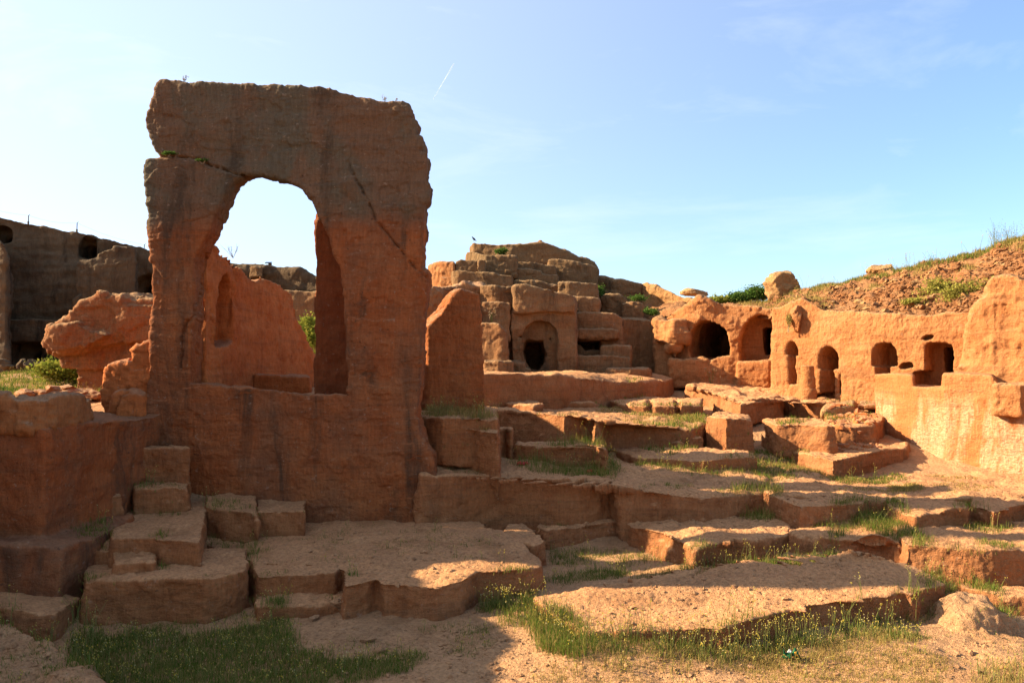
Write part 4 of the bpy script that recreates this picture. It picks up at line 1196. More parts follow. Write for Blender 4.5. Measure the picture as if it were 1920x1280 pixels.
M_STEM = leaf_mat("stem", (0.10, 0.13, 0.03), (0.22, 0.20, 0.06), trans=0.2)
M_BUD = leaf_mat("yellow_bud", (0.42, 0.30, 0.03), (0.48, 0.38, 0.10), (0.50, 0.42, 0.22), trans=0.3)
M_LEAF = leaf_mat("shrub_leaf", (0.035, 0.075, 0.014), (0.085, 0.140, 0.026), (0.15, 0.19, 0.035))
M_YLEAF = leaf_mat("yellow_green_leaf", (0.12, 0.16, 0.022), (0.24, 0.23, 0.035), (0.34, 0.28, 0.05))
M_OLIVE = leaf_mat("olive_leaf", (0.17, 0.17, 0.03), (0.30, 0.26, 0.05), (0.38, 0.30, 0.08))
M_TWIG = leaf_mat("twig", (0.20, 0.13, 0.07), (0.30, 0.21, 0.12), trans=0.0)

def blades(roots, hmin, hmax, per, spread, width, lean=0.5, seed=0):
    """tapered bent blades of grass: vertices and triangles"""
    r = np.random.default_rng(seed)
    B = np.repeat(roots, per, 0)
    n = len(B)
    if n == 0:
        return np.zeros((0, 3)), np.zeros((0, 3), int)
    B = B + np.stack([r.normal(0, spread, n), r.normal(0, spread, n), np.full(n, -0.012)], 1)
    h = np.repeat(r.uniform(0.6, 1.15, len(roots)), per) * r.uniform(hmin, hmax, n)
    th = r.uniform(0, 6.28, n)
    ln = h * np.abs(r.normal(0, lean, n)).clip(0, 1.3)
    dx, dy = np.cos(th) * ln, np.sin(th) * ln
    w = width * r.uniform(0.6, 1.3, n)
    ph = r.uniform(0, 3.14, n)
    wx, wy = np.cos(ph) * w * 0.5, np.sin(ph) * w * 0.5
    z = np.zeros(n)
    a0 = B - np.stack([wx, wy, z], 1); a1 = B + np.stack([wx, wy, z], 1)
    mid = B + np.stack([dx * 0.35, dy * 0.35, h * 0.6], 1)
    b0 = mid - np.stack([wx, wy, z], 1) * 0.75; b1 = mid + np.stack([wx, wy, z], 1) * 0.75
    t = B + np.stack([dx, dy, h * (1 - 0.25 * np.minimum(ln / h, 1))], 1)
    V = np.stack([a0, a1, b0, b1, t], 1).reshape(-1, 3)
    o = (np.arange(n) * 5)[:, None]
    T = np.concatenate([o + np.array([[0, 1, 3]]), o + np.array([[0, 3, 2]]), o + np.array([[2, 3, 4]])], 1).reshape(-1, 3)
    return V, T

def join(parts):
    Vs, Ts, k = [], [], 0
    for V, T in parts:
        Vs.append(V); Ts.append(T + k); k += len(V)
    return np.concatenate(Vs), np.concatenate(Ts)

def stalks(roots, hmin, hmax, per, spread, seed, bud=0.0065, thick=0.0024):
    """thin flower stalks with a few buds near the tip"""
    r = np.random.default_rng(seed)
    B = np.repeat(roots, per, 0)
    n = len(B)
    if n == 0:
        return (np.zeros((0, 3)), np.zeros((0, 3), int)), (np.zeros((0, 3)), np.zeros((0, 3), int))
    B = B + np.stack([r.normal(0, spread, n), r.normal(0, spread, n), np.full(n, -0.01)], 1)
    h = r.uniform(hmin, hmax, n)
    th = r.uniform(0, 6.28, n)
    ln = h * r.uniform(0.05, 0.45, n)
    tip = B + np.stack([np.cos(th) * ln, np.sin(th) * ln, h], 1)
    mid = B + np.stack([np.cos(th) * ln * 0.3, np.sin(th) * ln * 0.3, h * 0.55], 1)
    c = np.array([[1, 0, 0], [-0.5, 0.87, 0], [-0.5, -0.87, 0]]) * thick
    V = np.concatenate([B[:, None] + c * 1.2, mid[:, None] + c, tip[:, None] + c * 0.6], 1).reshape(-1, 3)
    o = (np.arange(n) * 9)[:, None]
    q = []
    for a in (0, 3):
        for i in range(3):
            j = (i + 1) % 3
            q += [[a + i, a + j, a + 3 + j], [a + i, a + 3 + j, a + 3 + i]]
    T = (o[:, :, None] + np.array(q)[None]).reshape(-1, 3)
    m = 3
    C = np.repeat(tip, m, 0) + r.normal(0, 1, (n * m, 3)) * np.array([0.012, 0.012, 0.016]) * np.tile(np.array([0, 1, 1.6]), n)[:, None]
    octa = np.array([[1, 0, 0], [-1, 0, 0], [0, 1, 0], [0, -1, 0], [0, 0, 1.2], [0, 0, -1.2]]) * bud
    s = r.uniform(0.5, 1.1, n * m)[:, None, None]
    BV = (C[:, None] + octa[None] * s).reshape(-1, 3)
    of = np.array([[0, 2, 4], [2, 1, 4], [1, 3, 4], [3, 0, 4], [2, 0, 5], [1, 2, 5], [3, 1, 5], [0, 3, 5]])
    BT = ((np.arange(n * m) * 6)[:, None, None] + of[None]).reshape(-1, 3)
    return (V, T), (BV, BT)

lush, dry, stem, bud = [], [], [], []
def grass(poly, h, n, kind='lush', hh=(0.06, 0.14), per=7, spread=0.03, clump=0.0, width=0.0055, seed=0, flowers=0, fh=(0.15, 0.34), **k):
    pts = area(poly, h, int(n * 0.8), clump, seed, **k)
    hh = (hh[0] * 0.8, hh[1] * 0.8); flowers = int(flowers * 0.42); fh = (fh[0] * 0.85, fh[1] * 0.85)
    if kind == 'lush':
        k = max(1, int(per * 0.65))
        lush.append(blades(pts, hh[0] * 0.7, hh[1], k, spread * 1.5, width, lean=0.65, seed=seed))
        dry.append(blades(pts, hh[0] * 0.5, hh[1] * 0.95, per - k, spread * 1.8, width * 0.8, lean=0.7, seed=seed + 500))
    else:
        dry.append(blades(pts, hh[0], hh[1], per, spread * 1.5, width, lean=0.7, seed=seed))
    if flowers and len(pts):
        s = pts[np.random.default_rng(seed).integers(0, len(pts), flowers)]
        a, b = stalks(s, fh[0], fh[1], 2, 0.03, seed + 7)
        stem.append(a); bud.append(b)

# the grassy hollow and the foreground
grass([(135,1205),(250,1190),(400,1192),(475,1182),(520,1165),(540,1172),(556,1225),(620,1252),(800,1250),(760,1285),(640,1300),(130,1300)], 2.93, 4800, hh=(0.06,0.16), per=9, seed=1, flowers=520, fh=(0.12,0.24))
grass([(130,1180),(190,1178),(210,1290),(140,1290)], 2.93, 220, hh=(0.10,0.22), seed=2, flowers=50, fh=(0.25,0.5))
grass([(540,1165),(800,1168),(930,1180),(930,1275),(820,1260),(600,1250)], 2.83, 200, hh=(0.03,0.09), clump=2.5, per=9, seed=3, flowers=20, fh=(0.08,0.2))
grass([(930,1195),(1100,1235),(1300,1255),(1300,1295),(900,1295)], 2.8, 320, 'dry', hh=(0.03,0.08), clump=2.2, seed=4, flowers=30, fh=(0.06,0.18))
grass([(1000,1150),(1050,1165),(1100,1200),(1122,1235),(1080,1240),(1030,1225),(1000,1190)], 2.76, 620, hh=(0.10,0.26), per=9, seed=5, flowers=130, fh=(0.15,0.36))
grass([(930,1135),(1000,1130),(1005,1160),(990,1175),(940,1165)], 2.76, 160, hh=(0.10,0.24), seed=6, flowers=36, fh=(0.2,0.4))
grass([(1120,1205),(1300,1212),(1420,1195),(1560,1180),(1720,1150),(1738,1162),(1600,1200),(1430,1228),(1300,1240),(1125,1238)], 2.78, 640, hh=(0.08,0.20), per=7, seed=7, flowers=330, fh=(0.18,0.40))
grass([(1120,1225),(1400,1215),(1560,1195),(1700,1180),(1740,1200),(1560,1240),(1300,1262),(1130,1262)], 2.80, 700, 'dry', hh=(0.05,0.14), per=8, seed=8, flowers=130, fh=(0.10,0.26))
grass([(1290,1240),(1480,1225),(1700,1222),(1785,1250),(1760,1300),(1290,1300)], 2.82, 1000, 'dry', hh=(0.03,0.09), per=9, clump=1.2, seed=9, flowers=40, fh=(0.06,0.15))
grass([(1640,1195),(1740,1185),(1750,1215),(1660,1225)], 2.80, 160, hh=(0.04,0.10), per=9, clump=2, seed=10, flowers=20, fh=(0.1,0.2))
grass([(1740,1175),(1930,1170),(1930,1290),(1800,1290)], 2.80, 90, hh=(0.02,0.06), clump=3, seed=11)
grass([(1830,1250),(1930,1235),(1930,1300),(1830,1300)], 2.80, 200, 'dry', hh=(0.05,0.14), seed=12, flowers=30)
grass([(1735,1130),(1768,1108),(1800,1093),(1835,1098),(1870,1118),(1898,1160),(1880,1168),(1850,1125),(1800,1105),(1765,1120),(1742,1158)], 2.76, 420, hh=(0.08,0.20), seed=13, flowers=36)
# in front of the broken ledge and between the blocks
grass([(650,1132),(800,1138),(1000,1122),(1010,1135),(900,1150),(700,1148)], 2.79, 380, hh=(0.06,0.16), seed=14, flowers=70, fh=(0.15,0.32), clump=1.5)
grass([(150,1150),(300,1172),(470,1152),(476,1165),(300,1185),(150,1175)], 2.88, 260, hh=(0.05,0.13), seed=15)
grass([(464,1080),(480,1080),(480,1155),(464,1155)], 2.8, 40, hh=(0.10,0.22), seed=16)
grass([(1010,1085),(1120,1060),(1240,1058),(1300,1068),(1340,1066),(1300,1088),(1240,1098),(1100,1096)], 2.70, 620, hh=(0.05,0.14), per=7, seed=17, clump=1.6, flowers=110, fh=(0.10,0.26))
grass([(1190,1068),(1330,1060),(1400,1062),(1310,1090),(1210,1094)], 2.64, 300, 'dry', hh=(0.04,0.12), seed=18, flowers=60, fh=(0.1,0.24))
grass([(1020,1035),(1100,1030),(1190,1035),(1240,1050),(1180,1062),(1040,1060)], 2.74, 380, hh=(0.06,0.16), seed=19, clump=1.5, flowers=30)
grass([(1335,1062),(1390,1050),(1475,1052),(1545,1050),(1575,1032),(1590,1026),(1560,1060),(1480,1068),(1380,1060)], 2.56, 500, hh=(0.09,0.22), seed=20, flowers=46)
grass([(1585,1020),(1640,1018),(1690,1030),(1755,1075),(1775,1088),(1735,1080),(1690,1055),(1640,1040)], 2.60, 520, hh=(0.08,0.22), seed=21, flowers=20)
grass([(1840,1078),(1900,1080),(1900,1092),(1840,1090)], 2.66, 80, hh=(0.06,0.14), seed=22)
grass([(1000,985),(1080,972),(1150,960),(1180,968),(1100,972),(1010,990)], 2.42, 220, hh=(0.05,0.12), seed=23, clump=2)
grass([(1115,955),(1150,935),(1172,955),(1190,968),(1130,962)], 2.40, 160, hh=(0.12,0.28), seed=24)
grass([(1180,962),(1350,966),(1360,975),(1180,972)], 2.36, 120, hh=(0.05,0.12), seed=25, clump=2)
grass([(1360,968),(1400,958),(1440,955),(1470,972),(1440,985),(1380,972)], 2.34, 240, hh=(0.12,0.30), seed=26)
grass([(1520,985),(1620,972),(1665,972),(1720,992),(1600,990)], 2.28, 420, hh=(0.06,0.18), seed=27, flowers=60, fh=(0.15,0.32))
grass([(1790,985),(1830,972),(1865,990),(1900,985),(1900,996),(1830,996)], 2.26, 160, hh=(0.07,0.18), seed=28, flowers=10)
grass([(480,1000),(760,985),(960,1010),(900,1050),(480,1052)], 2.42, 220, hh=(0.03,0.09), per=9, clump=2.4, seed=29, flowers=30, fh=(0.06,0.18))
grass([(385,985),(480,1000),(500,1035),(390,1030)], 2.42, 200, hh=(0.05,0.14), seed=30, flowers=10)
grass([(480,1105),(650,1105),(650,1125),(480,1135)], 2.70, 60, hh=(0.03,0.08), clump=2.5, seed=31)
# second and third tiers
grass([(945,880),(1060,872),(1130,862),(1165,880),(1150,892),(1000,888)], 1.74, 620, hh=(0.12,0.30), seed=32, flowers=110, fh=(0.2,0.45))
grass([(820,880),(880,876),(940,880),(930,888),(830,890)], 1.70, 200, hh=(0.05,0.14), seed=33)
grass([(1190,895),(1320,900),(1420,890),(1420,900),(1320,908),(1190,902)], 1.96, 300, hh=(0.06,0.18), seed=34, flowers=50, fh=(0.1,0.26))
grass([(1395,852),(1440,845),(1490,842),(1490,880),(1430,885),(1410,880)], 1.76, 600, hh=(0.06,0.16), seed=35, flowers=40, width=0.010)
grass([(1430,880),(1500,872),(1560,892),(1500,893)], 1.95, 280, 'dry', hh=(0.05,0.14), seed=36, width=0.010)
grass([(1510,898),(1600,894),(1690,897),(1730,912),(1660,922),(1560,915)], 1.97, 900, 'dry', hh=(0.03,0.09), per=9, seed=37, clump=0.8, width=0.010)
grass([(1560,894),(1690,886),(1700,896),(1570,904)], 1.96, 300, hh=(0.05,0.14), seed=38, flowers=16, width=0.010)
grass([(1740,885),(1920,895),(1920,922),(1760,920)], 1.96, 260, 'dry', hh=(0.03,0.08), clump=1.5, seed=39, width=0.010)
grass([(1190,836),(1260,824),(1320,806),(1328,838),(1260,846)], 1.52, 500, hh=(0.07,0.20), seed=40, flowers=34, width=0.011)
grass([(1380,842),(1425,842),(1430,850),(1380,850)], 1.62, 70, hh=(0.05,0.16), seed=41, width=0.011)
grass([(1455,832),(1560,812),(1570,822),(1470,838)], 1.55, 320, hh=(0.07,0.20), seed=42, width=0.011)
grass([(1100,775),(1170,780),(1240,788),(1330,782),(1330,796),(1200,800),(1120,786)], 1.18, 620, 'dry', hh=(0.04,0.12), clump=0.9, seed=43, width=0.012)
grass([(1170,783),(1320,784),(1320,790),(1170,790)], 1.18, 220, hh=(0.05,0.14), seed=44, width=0.012)
grass([(800,772),(900,772),(935,783),(800,781)], 0.80, 260, 'dry', hh=(0.08,0.26), seed=45, flowers=90, fh=(0.15,0.38), width=0.010)
grass([(920,768),(1100,774),(1100,777),(920,772)], 0.86, 60, 'dry', hh=(0.05,0.16), seed=46, width=0.012)
grass([(1165,742),(1200,738),(1215,745),(1170,748)], 0.80, 80, hh=(0.06,0.18), seed=47, width=0.014)
grass([(1420,722),(1445,720),(1440,726),(1420,727)], 0.60, 60, hh=(0.06,0.16), seed=48, width=0.014)
grass([(1540,785),(1640,790),(1640,800),(1570,798)], 1.25, 120, hh=(0.05,0.14), seed=49, width=0.012)
# stacked steps in the corner, bank at the left
grass([(224,958),(345,960),(345,972),(224,972)], 2.10, 120, hh=(0.05,0.12), seed=50, flowers=10)
grass([(120,1000),(205,985),(215,1010),(150,1015)], 2.1, 120, hh=(0.06,0.16), seed=51, flowers=10)
grass([(290,1055),(312,1050),(316,1085),(292,1088)], 2.45, 40, hh=(0.06,0.14), seed=52)
grass([(0,1165),(70,1185),(150,1255),(150,1290),(0,1290)], 2.64, 240, hh=(0.03,0.10), clump=2.5, seed=53, flowers=12, fh=(0.06,0.14))
grass([(-20,1120),(60,1130),(100,1140),(60,1165),(-20,1160)], 2.5, 60, hh=(0.06,0.16), seed=54, flowers=40, fh=(0.15,0.34), up=0.9)
# plateau behind the left wall
grass([(-40,742),(60,728),(140,722),(210,735),(190,746),(60,746)], 0.56, 900, hh=(0.06,0.20), seed=55, flowers=130, fh=(0.12,0.3), width=0.012, up=0.25)
grass([(-60,722),(30,712),(120,712),(140,722),(0,735)], 0.42, 900, hh=(0.08,0.24), seed=56, flowers=30, width=0.016, up=0.3)
# crest of the slope on the right
crest = hill_pts(3000, 0.20, 1.0, 0.86, 1.0)
lush.append(blades(crest[:1300], 0.06, 0.16, 8, 0.07, 0.012, seed=60))
dry.append(blades(crest[1300:], 0.06, 0.20, 7, 0.07, 0.010, seed=61))
bk_ = hill_pts(800, 0.15, 1.0, 0.55, 0.86, lambda u, v: sstep(0.0, 0.5, fbm(np.stack([u * 22, v * 5, u * 0], 1), 3, 5)))
dry.append(blades(bk_, 0.06, 0.18, 8, 0.08, 0.014, seed=62))
lw_ = hill_pts(500, 0.22, 0.40, 0.10, 0.9)
dry.append(blades(lw_, 0.06, 0.16, 8, 0.08, 0.014, seed=63))
a_, b_ = stalks(crest[rg.integers(0, len(crest), 70)], 0.15, 0.5, 2, 0.05, 64, bud=0.010, thick=0.003)
stem.append(a_); bud.append(b_)

def stuff(name, parts, mat, label):
    V, T = join(parts)
    o = place(name, V, T.ravel(), np.full(len(T), 3), mat, loc=(0, 0, 0), smooth=False)
    return tag(o, label, name.replace('_', ' '), kind='stuff')
stuff("grass", lush, M_GRASS, "green grass growing between the ledges and blocks")
stuff("dry_grass", dry, M_DRY, "yellowed dry grass on the lit ground and ledges")
stuff("flower_stalks", stem, M_STEM, "thin stalks of small yellow wildflowers")
stuff("yellow_flowers", bud, M_BUD, "tiny yellow flower heads on thin stalks")

# pebbles on the quarry floor
pb = np.concatenate([area([(560,1165),(930,1170),(1100,1240),(1700,1225),(1930,1180),(1930,1300),(560,1300)], 2.8, 2300, 0, 70), area([(640,1000),(940,1005),(1000,1060),(700,1075),(500,1040)], 2.4, 500, 0, 71),
                     area([(1110,1190),(1700,1110),(1600,1050),(1400,1060),(1120,1110)], 2.55, 900, 0, 72), area([(1450,940),(1920,935),(1920,895),(1500,895)], 1.97, 700, 0, 73), area([(0,1170),(150,1250),(150,1290),(0,1290)], 2.66, 400, 0, 74),
    area([(800,885),(1440,930),(1440,895),(950,880)], 1.8, 500, 0, 76), area([(900,775),(1330,800),(1330,780),(1100,770)], 1.0, 400, 0, 77), area([(1290,745),(1600,755),(1600,735),(1320,725)], 0.75, 300, 0, 78), area([(480,1140),(1010,1130),(1010,1160),(480,1170)], 2.8, 260, 0, 79), area([(1165,975),(1480,1000),(1480,975),(1200,965)], 2.36, 260, 0, 80)])
stones("pebbles", "small pebbles strewn over the quarry floor", pb, np.exp(np.random.default_rng(3).normal(-4.75, 0.62, len(pb))), M_GROUND, 6)
rb_ = area([(1548,776),(1600,778),(1648,776),(1648,792),(1560,793)], 1.08, 170, 0, 75, slope=0.1)
if len(rb_):
    stones("red_rubble", "heap of red rubble under the pale fallen slab", rb_, np.exp(np.random.default_rng(4).normal(-2.95, 0.4, len(rb_))), M_RED, 7)

def shrub(name, label, c, r, n, mat, seed, leaf=0.05, stems=7, cat="shrub", group=None, lobes=6):
    """a bush: bent stems and many small leaves in uneven clumps, seen from any side"""
    rgn = np.random.default_rng(seed)
    c = np.array(c[:]); r = np.array(r)
    root = empty(name, c - np.array([0, 0, r[2]]), label, cat, group)
    lb = rgn.normal(size=(lobes, 3)); lb /= np.linalg.norm(lb, axis=1)[:, None]
    lb *= rgn.uniform(0.35, 0.75, lobes)[:, None]; lb[:, 2] = np.abs(lb[:, 2]) * 0.9 - 0.15
    k = rgn.integers(0, lobes, n)
    p = lb[k] + rgn.normal(0, 0.27, (n, 3))
    p[:, 2] = np.maximum(p[:, 2], -0.98)
    C = c + p * r
    s = leaf * rgn.uniform(0.5, 1.4, n)
    d1 = rgn.normal(size=(n, 3)); d1 /= np.linalg.norm(d1, axis=1)[:, None]
    d1[:, 2] = np.abs(d1[:, 2])
    d2 = np.cross(d1, rgn.normal(size=(n, 3))); d2 /= np.linalg.norm(d2, axis=1)[:, None]
    V = np.stack([C, C + d1 * s[:, None] * 0.5 + d2 * s[:, None] * 0.28, C + d1 * s[:, None], C + d1 * s[:, None] * 0.5 - d2 * s[:, None] * 0.28], 1).reshape(-1, 3)
    place("foliage", V, np.arange(4 * n), np.full(n, 4), mat, parent=root, smooth=False)
    sv, stt = [], []
    for i in range(stems):
        b = c + np.array([rgn.normal(0, 0.12) * r[0], rgn.normal(0, 0.12) * r[1], -r[2] - 0.03])
        e = c + lb[i % lobes] * r
        m = (b + e) / 2 + rgn.normal(0, 0.06, 3) * r
        o = len(sv)
        tri = np.array([[1, 0, 0], [-0.5, 0.87, 0], [-0.5, -0.87, 0]])
        for q, w in ((b, 0.012), (m, 0.009), (e, 0.004)):
            sv += list(q + tri * w)
        for a in (0, 3):
            for i2 in range(3):
                j = (i2 + 1) % 3
                stt.append([o + a + i2, o + a + j, o + a + 3 + j, o + a + 3 + i2])
    place("stem", np.array(sv), np.array(stt).ravel(), np.full(len(stt), 4), M_TWIG, parent=root)
    return root

shrub("shrub", "lush green bush on the left, between the dark cliff and the balanced rock", P(112, 698, 18.5), (0.60, 0.5, 0.36), 5200, M_YLEAF, 1, leaf=0.07)
shrub("shrub", "low dark green bush behind the balanced rock", P(140, 705, 18.9), (0.45, 0.4, 0.26), 3000, M_LEAF, 2, leaf=0.07)
shrub("shrub", "green bush at the very left edge, above the cap stones", P(2, 738, 16.2), (0.42, 0.4, 0.17), 2600, M_LEAF, 3, leaf=0.06)
shrub("shrub", "bright green bush seen through the arch window", P(580, 632, 22), (0.55, 0.5, 0.55), 4600, M_YLEAF, 4, leaf=0.08)
shrub("shrub", "dark low bush on the ground behind the window sill", P(582, 690, 20.5), (0.35, 0.4, 0.28), 1800, M_LEAF, 5, leaf=0.07)
shrub("shrub", "small pale shrub near the top of the stepped cliff", P(940, 473, 28.4), (0.24, 0.2, 0.17), 700, M_LEAF, 6, leaf=0.07)
shrub("shrub", "tuft of green on a ledge at the right of the stepped cliff", P(1222, 586, 27.0), (0.30, 0.3, 0.16), 1200, M_LEAF, 7, leaf=0.06)
shrub("shrub", "green clump in a cleft of the stepped cliff", P(1127, 548, 29.6), (0.16, 0.2, 0.32), 900, M_LEAF, 8, leaf=0.06)
shrub("shrub", "dark green tuft behind the shoulder of the stepped cliff", P(1195, 561, 29.0), (0.42, 0.3, 0.14), 900, M_LEAF, 9, leaf=0.06)
for i, (px, py, w, h, lab) in enumerate([(1352, 565, 0.55, 0.20, "low green bush of the skyline hedge, nearest the small flat boulder"), (1388, 560, 0.62, 0.28, "rounded green bush in the middle of the skyline hedge"), (1424, 553, 0.60, 0.36, "tallest green bush of the skyline hedge, by the angular boulder")]):
    shrub("hedge_bush", lab, P(px, py, 28.2), (w, 0.5, h), 4200, M_LEAF if i else M_YLEAF, 20 + i, leaf=0.07, group="green bushes along the skyline above the caves")
for i, (px, py, d, w, h, lab) in enumerate([(1757, 548, 20.2, 0.62, 0.36, "yellow-green bush on the rubble slope, left one of a pair"), (1822, 552, 19.2, 0.66, 0.42, "yellow-green bush on the rubble slope beside the rough outcrop"), (1712, 568, 19.9, 0.30, 0.14, "small dry bush low on the rubble slope"),
                                         (1478, 602, 20.95, 0.06, 0.26, "narrow dry plant growing down beside the upright oval rock")]):
    shrub("slope_bush", lab, P(px, py, d), (w, 0.35 if i < 3 else 0.12, h), 2600 if i < 3 else 420, M_OLIVE if i < 3 else M_DRY, 30 + i, leaf=0.055, group="dry yellowish bushes on the rubble slope")

def weed(name, label, base, n, hmin, hmax, seed, heads=True, spread=0.5, thick=0.004, cat="weed", mat=None, budmat=None):
    """a dry branching weed: forked stalks from one root"""
    r = np.random.default_rng(seed)
    root = empty(name, base, label, cat)
    sv, sf, bv, bf = [], [], [], []
    tri = np.array([[1, 0, 0], [-0.5, 0.87, 0], [-0.5, -0.87, 0]])
    octa = np.array([[1, 0, 0], [-1, 0, 0], [0, 1, 0], [0, -1, 0], [0, 0, 1.2], [0, 0, -1.2]])
    of = [[0, 2, 4], [2, 1, 4], [1, 3, 4], [3, 0, 4], [2, 0, 5], [1, 2, 5], [3, 1, 5], [0, 3, 5]]
    def seg(a, b, w0, w1):
        o = len(sv)
        for q, w in ((a, w0), (b, w1)):
            sv.extend(list(q + tri * w))
        for i in range(3):
            j = (i + 1) % 3
            sf.append([o + i, o + j, o + 3 + j, o + 3 + i])
    for i in range(n):
        h = r.uniform(hmin, hmax)
        a = r.uniform(0, 6.28)
        dr = np.array([math.cos(a) * spread * r.uniform(0.2, 1), math.sin(a) * spread * r.uniform(0.2, 1), 1.0])
        p0 = np.array(base[:]) - np.array([0, 0, 0.02]); p1 = p0 + dr * h * 0.55
        p2 = p1 + (dr * 0.8 + np.array([0, 0, 0.2]) + r.normal(0, 0.15, 3)) * h * 0.45
        seg(p0, p1, thick, thick * 0.8); seg(p1, p2, thick * 0.8, thick * 0.5)
        tips = [p2]
        for _ in range(3):
            q = p1 + (p2 - p1) * r.uniform(0, 0.8)
            e = q + r.normal(0, 1, 3) * np.array([0.22, 0.22, 0.12]) * h + np.array([0, 0, 0.12 * h])
            seg(q, e, thick * 0.6, thick * 0.35); tips.append(e)
        if heads:
            for t in tips:
                o = len(bv)
                bv.extend(list(t + octa * thick * 2.6)); bf.extend([[o + x for x in f] for f in of])
    place("stalk", np.array(sv), np.array(sf).ravel(), np.full(len(sf), 4), mat or M_STEM, parent=root)
    if heads:
        place("seed_head", np.array(bv), np.array(bf).ravel(), np.full(len(bf), 3), budmat or M_TWIG, parent=root, smooth=False)["kind"] = "stuff"
    return root

weed("weed", "thin dry weed on top of the arch, near its left end", P(347, 158, AD + 0.2), 6, 0.08, 0.16, 1, thick=0.003)
weed("weed", "sparse dry grass stalks on top of the arch, near its right end", P(722, 191, AD + 0.2), 6, 0.06, 0.12, 2, thick=0.0025)
weed("weed", "single dry stalk on the top right corner of the arch", P(742, 190, AD + 0.25), 3, 0.05, 0.09, 3, thick=0.0025)
weed("weed", "bare spreading dry weed on the red wall inside the arch window", P(437, 482, 14.2), 9, 0.12, 0.26, 4, thick=0.0045, spread=0.9, heads=False, mat=M_TWIG)
weed("weed", "flowering weed on the rounded block left of the tomb doorway", P(922, 606, 23.8), 7, 0.25, 0.55, 5, thick=0.006)
weed("weed", "tall weed with seed heads in front of the wide cave wall", P(1333, 724, 24.2), 8, 0.3, 0.62, 6, thick=0.006)
for i, (px, py, hh_, lab) in enumerate([(1868, 470, 0.75, "tall bushy weed on the skyline at the far right"), (1895, 463, 0.70, "tall weed on the skyline close to the right edge"), (1745, 500, 0.45, "thin weed on the skyline of the rubble slope")]):
    weed("skyline_weed", lab, P(px, py, 22.2), 22 if i < 2 else 8, hh_ * 0.4, hh_, 40 + i, thick=0.0035, spread=0.5, budmat=M_YLEAF)
shrub("moss", "green moss in the left end of the lintel crack", P(318, 288, AD - 0.05), (0.14, 0.05, 0.030), 500, M_LEAF, 50, leaf=0.025, stems=2, cat="moss")
shrub("moss", "small green moss patch in the lintel crack above the window", P(380, 301, AD - 0.05), (0.10, 0.05, 0.028), 350, M_LEAF, 51, leaf=0.025, stems=2, cat="moss")

# ------------------------------------------------------------------ small things
def plain(name, col, rough=0.6, metal=0.0):
    m, n, l, bs = nodes_of(name)
    g = G(n, l)
    t = n.new('ShaderNodeTexCoord')
    c = g.mix(g.rng(g.noise(t.outputs['Object'], 14, 4), 0.35, 0.7), col, tuple(x * 0.72 for x in col))
    l.new(c, bs.inputs['Base Color'])
    bs.inputs['Roughness'].default_value = rough
    bs.inputs['Metallic'].default_value = metal
    return m
M_CROW = plain("black_feathers", (0.018, 0.017, 0.018), 0.5)
M_BEAK = plain("beak", (0.03, 0.028, 0.025), 0.4)
M_STEEL = plain("rusty_steel", (0.12, 0.085, 0.06), 0.6, 0.3)
M_PANEL = plain("dark_panel", (0.03, 0.035, 0.05), 0.25)
M_GREEN = plain("green_foil", (0.015, 0.085, 0.030), 0.35)
M_ORANGE = plain("orange_print", (0.80, 0.33, 0.03), 0.4)
M_WHITE = plain("white_print", (0.70, 0.72, 0.70), 0.4)
M_REDP = plain("red_plastic", (0.50, 0.05, 0.035), 0.45)

# the bird on the summit: body lofted through rings from tail tip to beak
def loft(axis, mat, name, parent, seg=10):
    V, Fl = [], []
    pts = [np.array(a[:3], float) for a in axis]
    for i, a in enumerate(axis):
        t = pts[min(i + 1, len(pts) - 1)] - pts[max(i - 1, 0)]
        t /= np.linalg.norm(t)
        s = np.cross(t, [0, 1, 0]); s /= np.linalg.norm(s)
        u = np.cross(s, t)
        for k in range(seg):
            an = 2 * math.pi * k / seg
            V.append(pts[i] + (s * math.cos(an) * a[3] + u * math.sin(an) * a[4]))
    for i in range(len(axis) - 1):
        for k in range(seg):
            j = (k + 1) % seg
            Fl.append([i * seg + k, i * seg + j, (i + 1) * seg + j, (i + 1) * seg + k])
    return place(name, np.array(V), np.array(Fl).ravel(), np.full(len(Fl), 4), mat, parent=parent)
bp_ = P(888, 453.2, 31.6)
bird = empty("bird", bp_, "small black bird perched on the left end of the cliff summit", "bird")
bx = np.array(bp_[:])
sc_ = 0.9
def bq(x, y, z, rx, ry):
    return (bx[0] + x * sc_, bx[1] + y * sc_, bx[2] + z * sc_, rx * sc_, ry * sc_)
loft([bq(0.150,0,0.015,0.003,0.012), bq(0.125,0,0.030,0.008,0.022), bq(0.085,0,0.060,0.016,0.022), bq(0.055,0,0.085,0.034,0.036), bq(0.02,0,0.115,0.046,0.046), bq(-0.012,0,0.145,0.042,0.042),
      bq(-0.032,0,0.172,0.027,0.027), bq(-0.042,0,0.190,0.024,0.024), bq(-0.056,0,0.204,0.024,0.023), bq(-0.070,0,0.208,0.014,0.014), bq(-0.076,0,0.208,0.002,0.002)], M_CROW, "body", bird)
loft([bq(-0.070,0,0.207,0.010,0.008), bq(-0.085,0,0.204,0.006,0.005), bq(-0.100,0,0.199,0.001,0.001)], M_BEAK, "beak", bird, 6)
